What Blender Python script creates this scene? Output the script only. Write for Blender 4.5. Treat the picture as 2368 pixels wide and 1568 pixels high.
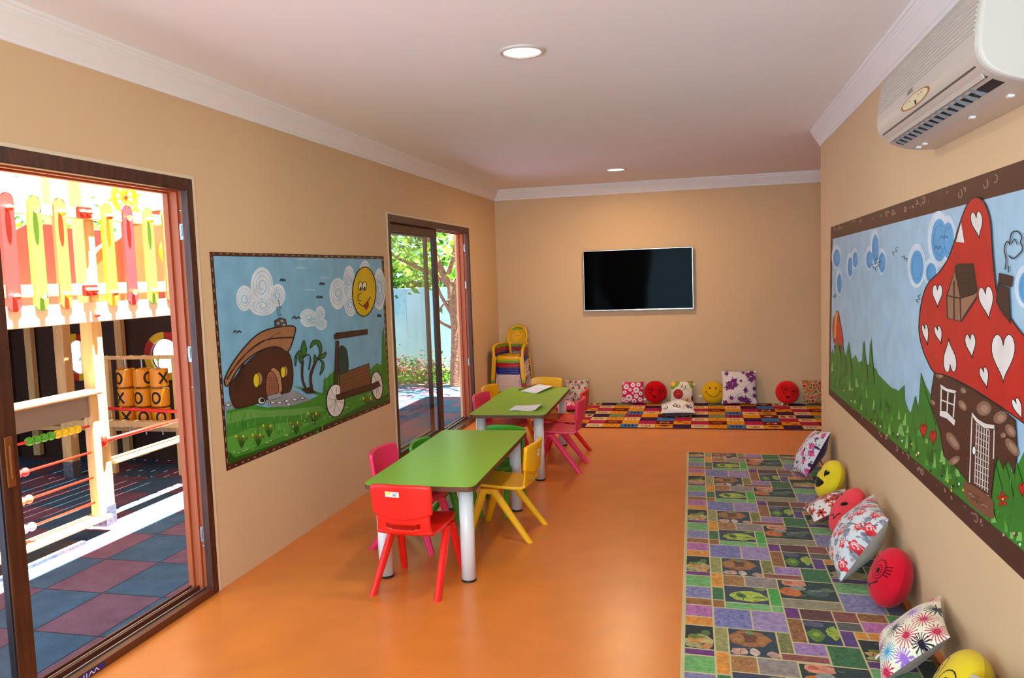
import bpy, math, random
import numpy as np
from mathutils import Vector, Matrix
from mathutils.geometry import tessellate_polygon

SC = bpy.context.scene
for o in list(bpy.data.objects):
    bpy.data.objects.remove(o, do_unlink=True)
COL = SC.collection
R = math.radians
RND = random.Random(7)

# ------------------------------------------------------------------ camera, sky, sun, exposure
F, YAW, PIT, ROL = 1817.57, -0.23926, -0.080389, -0.034905
CAM = Vector((2.3396, 0.0, 1.5))
_f = Vector((math.sin(YAW) * math.cos(PIT), math.cos(YAW) * math.cos(PIT), math.sin(PIT)))
_r0 = Vector((math.cos(YAW), -math.sin(YAW), 0))
_u0 = _r0.cross(_f)
_r = _r0 * math.cos(ROL) + _u0 * math.sin(ROL)
_u = -_r0 * math.sin(ROL) + _u0 * math.cos(ROL)
cam_data = bpy.data.cameras.new('camera')
cam_data.sensor_width = 36
cam_data.lens = F / 2368 * 36
cam_data.clip_start = 0.02
cam_data.clip_end = 300
cam = bpy.data.objects.new('camera', cam_data)
COL.objects.link(cam)
mw = Matrix(((_r.x, _u.x, -_f.x, CAM.x), (_r.y, _u.y, -_f.y, CAM.y), (_r.z, _u.z, -_f.z, CAM.z), (0, 0, 0, 1)))
cam.matrix_world = mw
SC.camera = cam

world = bpy.data.worlds.new('sky')
SC.world = world
world.use_nodes = True
bg = world.node_tree.nodes['Background']
bg.inputs[0].default_value = (0.58, 0.80, 1.0, 1)
bg.inputs[1].default_value = 3.0

sun_data = bpy.data.lights.new('sun', 'SUN')
sun_data.energy = 85
sun_data.angle = R(0.55)
sun_data.color = (0.97, 0.98, 1.0)
sun = bpy.data.objects.new('sun', sun_data)
COL.objects.link(sun)
sun.rotation_euler = Vector((-1.0, 0.035, -5.2)).to_track_quat('-Z', 'Y').to_euler()


def area(name, loc, direction, sx, sy, power, color, spread=180):
    d = bpy.data.lights.new(name, 'AREA')
    d.shape = 'RECTANGLE'
    d.size = sx
    d.size_y = sy
    d.energy = power
    d.color = color
    d.spread = R(spread)
    o = bpy.data.objects.new(name, d)
    COL.objects.link(o)
    o.location = loc
    o.rotation_euler = Vector(direction).to_track_quat('-Z', 'Y').to_euler()
    return o


# daylight through the wide window in the wall behind the photographer
area('window_daylight', (1.75, -2.3, 1.3), (-0.3, 1, 0.45), 1.5, 1.8, 210, (0.44, 0.79, 1.0))
# added fill light at an unseen wall opening, left of and behind the photographer
area('added_side_fill', (-0.3, -0.75, 1.1), (1, 0.15, 0.7), 2.0, 1.8, 45, (0.42, 0.80, 1.0))

vs = SC.view_settings
vs.view_transform = 'Standard'
vs.look = 'None'
vs.gamma = 1
vs.use_curve_mapping = False
vs.exposure = 0.0
SC.cycles.max_bounces = 10
SC.cycles.diffuse_bounces = 6
SC.cycles.use_denoising = True
SC.cycles.sample_clamp_indirect = 6


# ------------------------------------------------------------------ pixel rays -> points on real planes
def ray(x, y):
    a, b = (x - 1184) / F, (784 - y) / F
    return _r * a + _u * b + _f


def onX(x, y, X=0.0):
    d = ray(x, y)
    return CAM + d * ((X - CAM.x) / d.x)


def onY(x, y, Y):
    d = ray(x, y)
    return CAM + d * ((Y - CAM.y) / d.y)


def onZ(x, y, Z=0.0):
    d = ray(x, y)
    return CAM + d * ((Z - CAM.z) / d.z)


# ------------------------------------------------------------------ colours and materials
def lin(c):
    return c / 12.92 if c <= 0.04045 else ((c + 0.055) / 1.055) ** 2.4


def rgb(h):
    if not isinstance(h, str):
        return tuple(h)
    h = h.lstrip('#')
    return tuple(lin(int(h[i:i + 2], 16) / 255) for i in (0, 2, 4))


MATS = {}


def mat(name, color='#808080', rough=0.5, spec=0.5, metal=0.0, mottle=None, bump=None, attr=False, emit=None,
        coat=0.0, trans=0.0, alpha=1.0, sheen=0.0, grain=None):
    if name in MATS:
        return MATS[name]
    m = bpy.data.materials.new(name)
    m.use_nodes = True
    nt = m.node_tree
    b = nt.nodes['Principled BSDF']
    col = rgb(color)
    b.inputs['Base Color'].default_value = (*col, 1)
    b.inputs['Roughness'].default_value = rough
    b.inputs['Specular IOR Level'].default_value = spec
    b.inputs['Metallic'].default_value = metal
    b.inputs['Coat Weight'].default_value = coat
    b.inputs['Transmission Weight'].default_value = trans
    b.inputs['Sheen Weight'].default_value = sheen
    b.inputs['Alpha'].default_value = alpha
    tc = nt.nodes.new('ShaderNodeTexCoord')
    src = None
    if attr:
        a = nt.nodes.new('ShaderNodeAttribute')
        a.attribute_name = 'Col'
        src = a.outputs['Color']
        nt.links.new(src, b.inputs['Base Color'])
    for kind, spec_ in (('m', mottle), ('g', grain)):
        if spec_:
            scale, lo, hi = spec_[:3]
            nz = nt.nodes.new('ShaderNodeTexNoise')
            nz.inputs['Scale'].default_value = scale
            nz.inputs['Detail'].default_value = 4
            if kind == 'g':
                mp = nt.nodes.new('ShaderNodeMapping')
                mp.inputs['Scale'].default_value = spec_[3]
                nt.links.new(tc.outputs['Object'], mp.inputs[0])
                nt.links.new(mp.outputs[0], nz.inputs['Vector'])
            else:
                nt.links.new(tc.outputs['Object'], nz.inputs['Vector'])
            mr = nt.nodes.new('ShaderNodeMapRange')
            mr.inputs[1].default_value = 0.32
            mr.inputs[2].default_value = 0.68
            mr.inputs[3].default_value = lo
            mr.inputs[4].default_value = hi
            nt.links.new(nz.outputs[0], mr.inputs[0])
            mx = nt.nodes.new('ShaderNodeVectorMath')
            mx.operation = 'SCALE'
            if src is None:
                mx.inputs[0].default_value = col
            else:
                nt.links.new(src, mx.inputs[0])
            nt.links.new(mr.outputs[0], mx.inputs['Scale'])
            src = mx.outputs[0]
            nt.links.new(src, b.inputs['Base Color'])
    if bump:
        nz = nt.nodes.new('ShaderNodeTexNoise')
        nz.inputs['Scale'].default_value = bump[0]
        nz.inputs['Detail'].default_value = 3
        nt.links.new(tc.outputs['Object'], nz.inputs['Vector'])
        bp = nt.nodes.new('ShaderNodeBump')
        bp.inputs['Strength'].default_value = bump[1]
        bp.inputs['Distance'].default_value = bump[2] if len(bump) > 2 else 0.01
        nt.links.new(nz.outputs[0], bp.inputs['Height'])
        nt.links.new(bp.outputs[0], b.inputs['Normal'])
    if emit:
        b.inputs['Emission Color'].default_value = (*rgb(emit[0]), 1)
        b.inputs['Emission Strength'].default_value = emit[1]
    MATS[name] = m
    return m


PAINT = mat('painted_art', attr=True, rough=0.42, spec=0.35, mottle=(9, 0.90, 1.08))
INK = mat('printed_colour', attr=True, rough=0.6, spec=0.3)
CLOTH = mat('printed_cloth', attr=True, rough=0.85, spec=0.2, sheen=0.2, bump=(14, 0.5, 0.02))
PLUSH = mat('plush', attr=True, rough=0.95, spec=0.1, sheen=0.12, bump=(260, 0.35, 0.004), mottle=(7, 0.9, 1.07))
WALLM = mat('tan_wall_paint', '#DBBA91', rough=0.62, spec=0.3, mottle=(1.2, 0.97, 1.03), bump=(90, 0.06, 0.003))
CEILM = mat('ceiling_paint', '#F5F5F7', rough=0.75, spec=0.2, mottle=(1.0, 0.985, 1.015))
TRIMM = mat('white_moulding', '#F4F0EE', rough=0.5)
FLOORM = mat('orange_vinyl', '#DC7C30', rough=0.30, spec=0.6, mottle=(5, 0.93, 1.06), grain=(160, 0.93, 1.06, (1, 1, 1)))
FRAMEM = mat('brown_door_frame', '#47210F', rough=0.45, spec=0.5, grain=(9, 0.6, 1.5, (6, 6, 0.6)))
JAMBM = mat('sunlit_reddish_frame', '#B0552F', rough=0.42, spec=0.4)  # reddish brown, brightened in colour for the sunlight falling on the reveal
METAL = mat('grey_metal', '#A9A9A8', rough=0.35, metal=0.9)
WHITEP = mat('white_plastic', '#E9E5DF', rough=0.4)
BLACKP = mat('black_plastic', '#16171A', rough=0.4)
GLASS = mat('clear_glass', '#FFFFFF', rough=0.0, trans=1.0, spec=0.5)


def make_thin_glass():
    m = bpy.data.materials.new('pane_glass')
    m.use_nodes = True
    nt = m.node_tree
    nt.nodes.clear()
    out = nt.nodes.new('ShaderNodeOutputMaterial')
    mix = nt.nodes.new('ShaderNodeMixShader')
    tr = nt.nodes.new('ShaderNodeBsdfTransparent')
    tr.inputs[0].default_value = (0.93, 0.95, 0.95, 1)
    gl = nt.nodes.new('ShaderNodeBsdfGlossy')
    gl.inputs['Roughness'].default_value = 0.0
    fr = nt.nodes.new('ShaderNodeLayerWeight')
    fr.inputs[0].default_value = 0.5
    pw = nt.nodes.new('ShaderNodeMath')
    pw.operation = 'POWER'
    pw.inputs[1].default_value = 4.0
    ad = nt.nodes.new('ShaderNodeMath')
    ad.operation = 'MULTIPLY_ADD'
    ad.inputs[1].default_value = 0.7
    ad.inputs[2].default_value = 0.03
    nt.links.new(fr.outputs['Facing'], pw.inputs[0])
    nt.links.new(pw.outputs[0], ad.inputs[0])
    nt.links.new(ad.outputs[0], mix.inputs[0])
    nt.links.new(tr.outputs[0], mix.inputs[1])
    nt.links.new(gl.outputs[0], mix.inputs[2])
    nt.links.new(mix.outputs[0], out.inputs[0])
    return m


PANE = make_thin_glass()


# ------------------------------------------------------------------ mesh building
def V(*a):
    return Vector(a)


def smooth(pts, closed=True, n=6):
    out = []
    L = len(pts)
    P = [Vector(p) for p in pts]
    rng = range(L if closed else L - 1)
    for i in rng:
        p0 = P[(i - 1) % L] if closed or i > 0 else P[i]
        p1, p2 = P[i], P[(i + 1) % L]
        p3 = P[(i + 2) % L] if closed or i + 2 < L else P[-1]
        for k in range(n):
            t = k / n
            out.append(0.5 * ((2 * p1) + (p2 - p0) * t + (2 * p0 - 5 * p1 + 4 * p2 - p3) * t * t + (3 * p1 - p0 - 3 * p2 + p3) * t ** 3))
    if not closed:
        out.append(P[-1])
    return out


def ell(cx, cy, rx, ry=None, rot=0, n=28, a0=0, a1=360):
    ry = rx if ry is None else ry
    c, s = math.cos(R(rot)), math.sin(R(rot))
    full = abs(a1 - a0 - 360) < 1e-6
    m = n if full else n - 1
    out = []
    for i in range(n):
        a = R(a0 + (a1 - a0) * i / m)
        x, y = rx * math.cos(a), ry * math.sin(a)
        out.append((cx + x * c - y * s, cy + x * s + y * c))
    return out


class MB:
    def __init__(self, T=None):
        self.v, self.f, self.c, self.T = [], [], [], T
        self.uc = False

    def add(self, vs_, fs, col=None):
        b = len(self.v)
        for p in vs_:
            p = Vector(p)
            self.v.append(self.T @ p if self.T else p)
        for f in fs:
            self.f.append([b + i for i in f])
            self.c.append(col)
        if col is not None:
            self.uc = True
        return self

    def box(self, x0, x1, y0, y1, z0, z1, col=None, T=None):
        vs_ = [V(x, y, z) for x in (x0, x1) for y in (y0, y1) for z in (z0, z1)]
        if T:
            vs_ = [T @ p for p in vs_]
        return self.add(vs_, [(0, 1, 3, 2), (4, 6, 7, 5), (0, 4, 5, 1), (2, 3, 7, 6), (0, 2, 6, 4), (1, 5, 7, 3)], col)

    def ring_loft(self, rings, closed=True, caps=True, col=None):
        n = len(rings[0])
        vs_ = [p for r in rings for p in r]
        fs = []
        for i in range(len(rings) - 1):
            for j in range(n if closed else n - 1):
                k = (j + 1) % n
                fs.append((i * n + j, i * n + k, (i + 1) * n + k, (i + 1) * n + j))
        if caps:
            fs.append(tuple(range(n))[::-1])
            fs.append(tuple((len(rings) - 1) * n + j for j in range(n)))
        return self.add(vs_, fs, col)

    def tube(self, pts, r, n=10, caps=True, col=None, flat=1.0):
        P = [Vector(p) for p in pts]
        rs = r if isinstance(r, (list, tuple)) else [r] * len(P)
        rings = []
        prev = None
        for i, p in enumerate(P):
            t = (P[min(i + 1, len(P) - 1)] - P[max(i - 1, 0)])
            t.normalize()
            if prev is None:
                a = V(0, 0, 1) if abs(t.z) < 0.9 else V(1, 0, 0)
                a = (a - t * a.dot(t)).normalized()
            else:
                a = (prev - t * prev.dot(t)).normalized()
            prev = a
            b = t.cross(a)
            rings.append([p + (a * math.cos(2 * math.pi * k / n) * flat + b * math.sin(2 * math.pi * k / n)) * rs[i] for k in range(n)])
        return self.ring_loft(rings, True, caps, col)

    def lathe(self, prof, c=(0, 0, 0), n=24, col=None, caps=True):
        c = Vector(c)
        rings = [[c + V(r * math.cos(2 * math.pi * k / n), r * math.sin(2 * math.pi * k / n), z) for k in range(n)] for r, z in prof]
        return self.ring_loft(rings, True, caps, col)

    def sphere(self, c, r, nu=12, nv=8, col=None, cols=None, sc=(1, 1, 1)):
        c = Vector(c)
        for j in range(nv):
            a0, a1 = math.pi * j / nv, math.pi * (j + 1) / nv
            for i in range(nu):
                b0, b1 = 2 * math.pi * i / nu, 2 * math.pi * (i + 1) / nu
                q = [c + V(r * sc[0] * math.sin(a) * math.cos(b), r * sc[1] * math.sin(a) * math.sin(b), r * sc[2] * math.cos(a))
                     for a, b in ((a0, b0), (a1, b0), (a1, b1), (a0, b1))]
                if j == 0:
                    q, f = q[:3], (0, 1, 2)
                elif j == nv - 1:
                    q, f = [q[0], q[1], q[3]], (0, 1, 2)
                else:
                    f = (0, 1, 2, 3)
                cc = cols[(i * len(cols)) // nu] if cols else col
                self.add(q, [f], cc)
        return self

    def prism(self, pts, fn, h0, h1, col=None):
        """pts 2D outline; fn(u, v, h) -> 3D; solid between h0 and h1"""
        P = [(p[0], p[1]) for p in pts]
        n = len(P)
        tri = tessellate_polygon([[V(p[0], p[1], 0) for p in P]])
        vs_ = [fn(p[0], p[1], h0) for p in P] + [fn(p[0], p[1], h1) for p in P]
        fs = [tuple(t) for t in tri] + [tuple(n + i for i in t[::-1]) for t in tri]
        fs += [(i, (i + 1) % n, n + (i + 1) % n, n + i) for i in range(n)]
        return self.add(vs_, fs, col)

    def grid(self, fn, nu, nv, col=None, skip=None):
        vs_ = [fn(i / nu, j / nv) for j in range(nv + 1) for i in range(nu + 1)]
        fs = []
        for j in range(nv):
            for i in range(nu):
                if skip and skip(i, j):
                    continue
                a = j * (nu + 1) + i
                fs.append((a, a + 1, a + nu + 2, a + nu + 1))
        return self.add(vs_, fs, col)

    def build(self, name, material, parent=None, off=None, smooth=False, bevel=0, seg=2, sub=0, solid=0, soff=-1, weld=False, kind=None,
              pc=None):
        me = bpy.data.meshes.new(name)
        off = Vector(off) if off is not None else None
        me.from_pydata([(p - off) if off is not None else p for p in self.v], [], self.f)
        me.materials.append(material)
        if self.uc or pc is not None:
            if pc is not None:
                ca = me.color_attributes.new('Col', 'FLOAT_COLOR', 'POINT')
                arr = np.ones((len(me.vertices), 4), dtype=np.float32)
                arr[:, :3] = pc
            else:
                ca = me.color_attributes.new('Col', 'FLOAT_COLOR', 'CORNER')
                rows = []
                for f, c in zip(self.f, self.c):
                    cc = (*rgb(c or '#808080'), 1.0)
                    rows.extend([cc] * len(f))
                arr = np.array(rows, dtype=np.float32)
            ca.data.foreach_set('color', arr.ravel())
        if weld:
            import bmesh
            bm = bmesh.new()
            bm.from_mesh(me)
            bmesh.ops.remove_doubles(bm, verts=bm.verts, dist=1e-5)
            bmesh.ops.recalc_face_normals(bm, faces=bm.faces)
            bm.to_mesh(me)
            bm.free()
        if smooth:
            me.polygons.foreach_set('use_smooth', [True] * len(me.polygons))
        me.update()
        o = bpy.data.objects.new(name, me)
        COL.objects.link(o)
        if parent:
            o.parent = parent
        if solid:
            md = o.modifiers.new('thick', 'SOLIDIFY')
            md.thickness = solid
            md.offset = soff
        if bevel:
            md = o.modifiers.new('round', 'BEVEL')
            md.width = bevel
            md.segments = seg
            md.limit_method = 'ANGLE'
            md.angle_limit = R(40)
        if sub:
            md = o.modifiers.new('sub', 'SUBSURF')
            md.levels = md.render_levels = sub
        if kind:
            o['kind'] = kind
        return o


def tag(o, label=None, cat=None, group=None, kind=None):
    if label:
        o['label'] = label
    if cat:
        o['category'] = cat
    if group:
        o['group'] = group
    if kind:
        o['kind'] = kind
    return o


def thing(name, label, cat, loc=(0, 0, 0), rz=0.0, group=None, kind=None):
    o = bpy.data.objects.new(name, None)
    o.empty_display_size = 0.05
    COL.objects.link(o)
    o.location = loc
    o.rotation_euler = (0, 0, rz)
    return tag(o, label, cat, group, kind)


def copy_tree(o, parent=None):
    c = o.copy()
    COL.objects.link(c)
    c.parent = parent
    for ch in list(o.children):
        copy_tree(ch, c)
    return c


def boxpart(name, b, m, parent=None, off=None, bevel=0.0, **k):
    return MB().box(*b).build(name, m, parent, off, bevel=bevel, **k)


_txt = {}


def text2d(s, size=1.0):
    key = s
    if key not in _txt:
        cu = bpy.data.curves.new('lettering', 'FONT')
        cu.body = s
        cu.size = 1.0
        cu.align_x = 'CENTER'
        cu.align_y = 'CENTER'
        cu.resolution_u = 3
        o = bpy.data.objects.new('lettering', cu)
        COL.objects.link(o)
        dg = bpy.context.evaluated_depsgraph_get()
        me = o.evaluated_get(dg).to_mesh()
        _txt[key] = ([(v.co.x, v.co.y) for v in me.vertices], [tuple(p.vertices) for p in me.polygons])
        o.evaluated_get(dg).to_mesh_clear()
        bpy.data.objects.remove(o, do_unlink=True)
        bpy.data.curves.remove(cu)
    vs_, fs = _txt[key]
    return [(x * size, y * size) for x, y in vs_], fs


class Art:
    """flat painted shapes; either laid as thin paint on a surface or sampled as colours"""

    def __init__(self):
        self.ops = []

    def poly(self, pts, col, ow=0, oc='#101010', sm=False):
        pts = [(p[0], p[1]) for p in (smooth(pts, True, 5) if sm else pts)] if sm else [(p[0], p[1]) for p in pts]
        self.ops.append(('p', pts, col))
        if ow:
            self.stroke(pts + [pts[0]], ow, oc)
        return self

    def stroke(self, pts, w, col, sm=False):
        if sm:
            pts = smooth([V(p[0], p[1], 0) for p in pts], False, 6)
        self.ops.append(('s', [(p[0], p[1]) for p in pts], w, col))
        return self

    def text(self, s, size, cx, cy, col, rot=0, sx=1.0):
        vs_, fs = text2d(s, size)
        c, s_ = math.cos(R(rot)), math.sin(R(rot))
        vv = [(cx + x * sx * c - y * s_, cy + x * sx * s_ + y * c) for x, y in vs_]
        self.ops.append(('t', vv, fs, col))
        return self

    def lay(self, mb, fn, h0=0.0004, dh=0.00006, xf=lambda p: p):
        h = h0
        for op in self.ops:
            if op[0] == 'r':      # a new separate patch: start again at the lowest layer
                h = h0
                continue
            if op[0] == 'p':
                P = op[1]
                tri = tessellate_polygon([[V(p[0], p[1], 0) for p in P]])
                mb.add([fn(*xf(p), h) for p in P], [tuple(t) for t in tri], op[2])
            elif op[0] == 't':
                mb.add([fn(*xf(p), h) for p in op[1]], op[2], op[3])
            else:
                _, P, w, col = op
                Q = [P[0]]
                for p in P[1:]:
                    if math.hypot(p[0] - Q[-1][0], p[1] - Q[-1][1]) > 1e-7:
                        Q.append(p)
                if len(Q) < 2:
                    continue
                closed = math.hypot(Q[0][0] - Q[-1][0], Q[0][1] - Q[-1][1]) < 1e-6
                L, Rr = [], []
                for i, p in enumerate(Q):
                    if closed:
                        a, b = Q[i - 1 if i > 0 else -2], Q[i + 1 if i < len(Q) - 1 else 1]
                    else:
                        a, b = Q[max(i - 1, 0)], Q[min(i + 1, len(Q) - 1)]
                    dx, dy = b[0] - a[0], b[1] - a[1]
                    l = math.hypot(dx, dy) or 1
                    nx, ny = -dy / l * w / 2, dx / l * w / 2
                    L.append((p[0] + nx, p[1] + ny))
                    Rr.append((p[0] - nx, p[1] - ny))
                n = len(Q)
                mb.add([fn(*xf(p), h) for p in L + Rr], [(i, i + 1, n + i + 1, n + i) for i in range(n - 1)], col)
            h += dh
        return mb

    def colors(self, P, base):
        P = np.asarray(P, float)
        C = np.tile(np.array(rgb(base), float), (len(P), 1))
        for op in self.ops:
            if op[0] == 'p':
                m = inside(P, op[1])
                C[m] = rgb(op[2])
            elif op[0] == 's':
                m = near(P, op[1], op[2] / 2)
                C[m] = rgb(op[3])
        return C


def inside(P, poly):
    x, y = P[:, 0], P[:, 1]
    res = np.zeros(len(P), bool)
    n = len(poly)
    for i in range(n):
        x1, y1 = poly[i]
        x2, y2 = poly[(i + 1) % n]
        if y1 == y2:
            continue
        cnd = ((y1 > y) != (y2 > y)) & (x < (x2 - x1) * (y - y1) / (y2 - y1) + x1)
        res ^= cnd
    return res


def near(P, line, r):
    res = np.zeros(len(P), bool)
    for (x1, y1), (x2, y2) in zip(line[:-1], line[1:]):
        dx, dy = x2 - x1, y2 - y1
        l2 = dx * dx + dy * dy + 1e-12
        t = np.clip(((P[:, 0] - x1) * dx + (P[:, 1] - y1) * dy) / l2, 0, 1)
        res |= (P[:, 0] - x1 - t * dx) ** 2 + (P[:, 1] - y1 - t * dy) ** 2 < r * r
    return res


# ------------------------------------------------------------------ room dimensions
W_R, D, H = 3.207, 8.954, 2.492       # right wall, back wall, ceiling
RC = 6.303                            # far end of the right wall
YB = -2.2                             # wall behind the photographer
XO = 5.2                              # outer wall of the side alcove


def struct(name, mb, m, **k):
    return mb.build(name, m, kind='structure', **k)


# --- walls, floor, ceiling
m = MB()
m.box(-0.16, 0, YB, -1.85, 0, 2.6)
m.box(-0.16, 0, 0.35, 1.30, 0, 2.6)
m.box(-0.16, 0, -1.85, 0.35, 2.008, 2.6)  # unseen opening added for the side fill light
m.box(-0.16, 0, 3.306, 5.692, 0, 2.6)
m.box(-0.16, 0, 7.862, D + 0.15, 0, 2.6)
m.box(-0.16, 0, 1.30, 3.306, 2.008, 2.6)
m.box(-0.16, 0, 5.692, 7.862, 2.008, 2.6)
struct('wall_left', m, WALLM)
struct('wall_back', MB().box(0, XO, D, D + 0.15, 0, 2.6), WALLM)
m = MB()
m.box(W_R, W_R + 0.14, YB, RC, 0, 2.6)
m.box(W_R + 0.14, XO, RC - 0.15, RC, 0, 2.6)
struct('wall_right', m, WALLM)
struct('wall_alcove', MB().box(XO, XO + 0.15, RC - 0.15, D + 0.15, 0, 2.6), WALLM)
m = MB()
m.box(-0.16, 0.95, YB - 0.15, YB, 0, 2.6)
m.box(2.55, W_R + 0.14, YB - 0.15, YB, 0, 2.6)
m.box(0.95, 2.55, YB - 0.15, YB, 0, 0.35)
m.box(0.95, 2.55, YB - 0.15, YB, 2.25, 2.6)
struct('wall_front', m, WALLM)
struct('floor', MB().box(-0.16, XO + 0.15, YB - 0.15, D + 0.15, -0.06, 0), FLOORM)
struct('ceiling', MB().box(-0.16, XO + 0.15, YB - 0.15, D + 0.15, H, H + 0.1), CEILM)
ROOFM = mat('roof_edge', '#C9BFB2', rough=0.8)
struct('trim_eave', MB().box(-0.62, 0.0, YB - 0.5, D + 0.6, 2.66, 2.86), ROOFM)
wf = MB()
for b in ((0.95, 1.0, 0.35, 2.25), (2.5, 2.55, 0.35, 2.25)):
    wf.box(b[0], b[1], YB - 0.1, YB - 0.03, b[2], b[3])
for z in (0.35, 2.2):
    wf.box(0.95, 2.55, YB - 0.1, YB - 0.03, z, z + 0.05)
struct('window_1', wf, WHITEP)

# --- crown moulding: profile (distance from wall, z)
PROF = [(0, 2.372), (0.010, 2.372), (0.013, 2.380), (0.011, 2.386), (0.018, 2.392), (0.024, 2.404), (0.052, 2.448), (0.058, 2.454),
        (0.056, 2.462), (0.064, 2.468), (0.066, 2.476), (0.074, 2.480), (0.076, 2.4925), (0, 2.4925)]


def crown(name, ring_at, ts):
    mb_ = MB()
    mb_.ring_loft([[ring_at(t, d, z) for d, z in PROF] for t in ts])
    return struct(name, mb_, TRIMM)


crown('trim_1', lambda t, d, z: V(d, YB if t == 0 else D - d, z), (0, 1))
crown('trim_2', lambda t, d, z: V(d if t == 0 else XO, D - d, z), (0, 1))
crown('trim_3', lambda t, d, z: V(W_R - d, YB if t == 0 else RC - 0.01, z), (0, 1))

# ------------------------------------------------------------------ sliding door frames


def door_frame(name, y0, y1, sash_list, zt=2.006):
    """white rebate strip + dark face + reddish reveal toned as sunlit, with grooves"""
    root = thing(name, None, None, (0, y0, 0), kind='structure')
    off = (0, y0, 0)
    fw = 0.046
    f = MB()   # dark room-side face, slightly proud of the wall
    f.box(-0.03, 0.006, y1 - fw, y1, 0, zt)
    f.box(-0.03, 0.006, y0, y0 + fw, 0, zt)
    f.box(-0.03, 0.0061, y0 + fw * 0.99, y1 - fw * 0.99, zt - fw - 0.012, zt - 0.0001)
    f.build('frame_face', FRAMEM, root, off, bevel=0.004)
    e = MB()
    e.box(0.0, 0.0035, y1, y1 + 0.020, 0, zt + 0.015)
    e.box(0.0, 0.0035, y0 - 0.020, y0, 0, zt + 0.015)
    e.box(0.0, 0.0034, y0, y1, zt, zt + 0.015)
    e.build('plaster_edge', mat('plaster_edge_paint', '#E2CDAF', rough=0.7), root, off)
    j = MB()   # deeper reveal with channel ribs
    for (a, b, w) in ((-0.052, -0.0301, 0.030), (-0.07, -0.0521, 0.042), (-0.098, -0.0701, 0.034), (-0.125, -0.0981, 0.046)):
        j.box(a, b, y1 - w - 0.004, y1, 0, zt)
        j.box(a, b, y0, y0 + w + 0.004, 0, zt)
        j.box(a, b, y0 + w, y1 - w, zt - w - 0.02, zt - 0.0002)
    j.build('frame_reveal', JAMBM, root, off, bevel=0.002)
    s = MB()
    s.box(-0.03, 0.006, y0 + fw, y1 - fw, 0.0, 0.034)
    s.box(-0.125, -0.0301, y0 + fw, y1 - fw, 0.0, 0.020)
    s.box(-0.082, -0.070, y0 + fw, y1 - fw, 0.02, 0.044)
    s.box(-0.125, -0.112, y0 + fw, y1 - fw, 0.02, 0.044)
    s.build('threshold', mat('threshold_brown', '#5A2A1A', rough=0.3, spec=0.6), root, off, bevel=0.002)
    t = MB()
    t.box(-0.040, -0.034, y0 + fw, y1 - fw, 0.020, 0.040)
    t.box(-0.098, -0.092, y0 + fw, y1 - fw, 0.020, 0.040)
    t.build('threshold_rail', METAL, root, off)
    return root


def keeper(root, off, y, x, z):
    k = MB()
    k.box(x - 0.009, x + 0.009, y - 0.008, y, z - 0.038, z + 0.038)
    k.box(x - 0.006, x + 0.006, y - 0.013, y - 0.008, z - 0.018, z + 0.03)
    k.build('latch_keeper', METAL, root, off, bevel=0.0015)


def screw(root, off, y, x, z):
    MB(Matrix.Translation((x, y, z)) @ Matrix.Rotation(R(90), 4, 'X')).lathe([(0.0055, 0), (0.0055, 0.002), (0.003, 0.0035)], n=10).build(
        'screw', METAL, root, off)


def sash(name, root, off, y0, y1, x0, x1, z0=0.036, z1=1.945, sw=0.075, rail=0.07):
    f = MB()
    f.box(x0, x1, y0, y0 + sw, z0, z1)
    f.box(x0, x1, y1 - sw, y1, z0, z1)
    f.box(x0 + 0.0005, x1 - 0.0005, y0 + sw, y1 - sw, z0, z0 + rail)
    f.box(x0 + 0.0005, x1 - 0.0005, y0 + sw, y1 - sw, z1 - rail, z1)
    fr = f.build(name, FRAMEM, root, off, bevel=0.004)
    g = MB()
    xm = (x0 + x1) / 2
    g.box(xm - 0.012, xm + 0.012, y0 + sw - 0.004, y0 + sw + 0.006, z0 + rail - 0.004, z1 - rail + 0.004)
    g.box(xm - 0.012, xm + 0.012, y1 - sw - 0.006, y1 - sw + 0.004, z0 + rail - 0.004, z1 - rail + 0.004)
    g.box(xm - 0.012, xm + 0.012, y0 + sw, y1 - sw, z0 + rail - 0.004, z0 + rail + 0.006)
    g.box(xm - 0.012, xm + 0.012, y0 + sw, y1 - sw, z1 - rail - 0.006, z1 - rail + 0.004)
    g.build('gasket', BLACKP, fr, off)
    p = MB()
    p.box(xm - 0.003, xm + 0.003, y0 + sw - 0.002, y1 - sw + 0.002, z0 + rail - 0.002, z1 - rail + 0.002)
    p.build('glass_pane', PANE, fr, off)
    return fr


d1 = door_frame('door_1', 1.30, 3.306, None)
o1 = (0, 1.30, 0)
for z in (1.76, 1.18, 0.30):
    keeper(d1, o1, 3.272, -0.041, z)
for z in (1.86, 1.02, 0.24):
    screw(d1, o1, 3.272, -0.044, z)
sash('sash', d1, o1, 1.34, 2.262, -0.068, -0.032)
h = MB()
h.box(-0.033, -0.027, 2.205, 2.238, 0.82, 1.00)
h.box(-0.027, -0.016, 2.213, 2.219, 0.85, 0.97)
h.build('pull_handle', mat('bronze_handle', '#8A4A1E', rough=0.35, metal=0.3), d1, o1, bevel=0.003)
# lettering strip on the threshold
art = Art()
art.poly([(0, 0), (0.36, 0), (0.36, 0.02), (0, 0.02)], '#2A2C7E')
art.text('WINPEN', 0.026, 0.22, 0.010, '#D9D6D2', rot=180, sx=2.2)
m = MB()
art.lay(m, lambda u, v, hh: V(0.0062 + hh, 2.18 + u, 0.008 + v))
m.build('threshold_sticker', INK, d1, o1)

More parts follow.
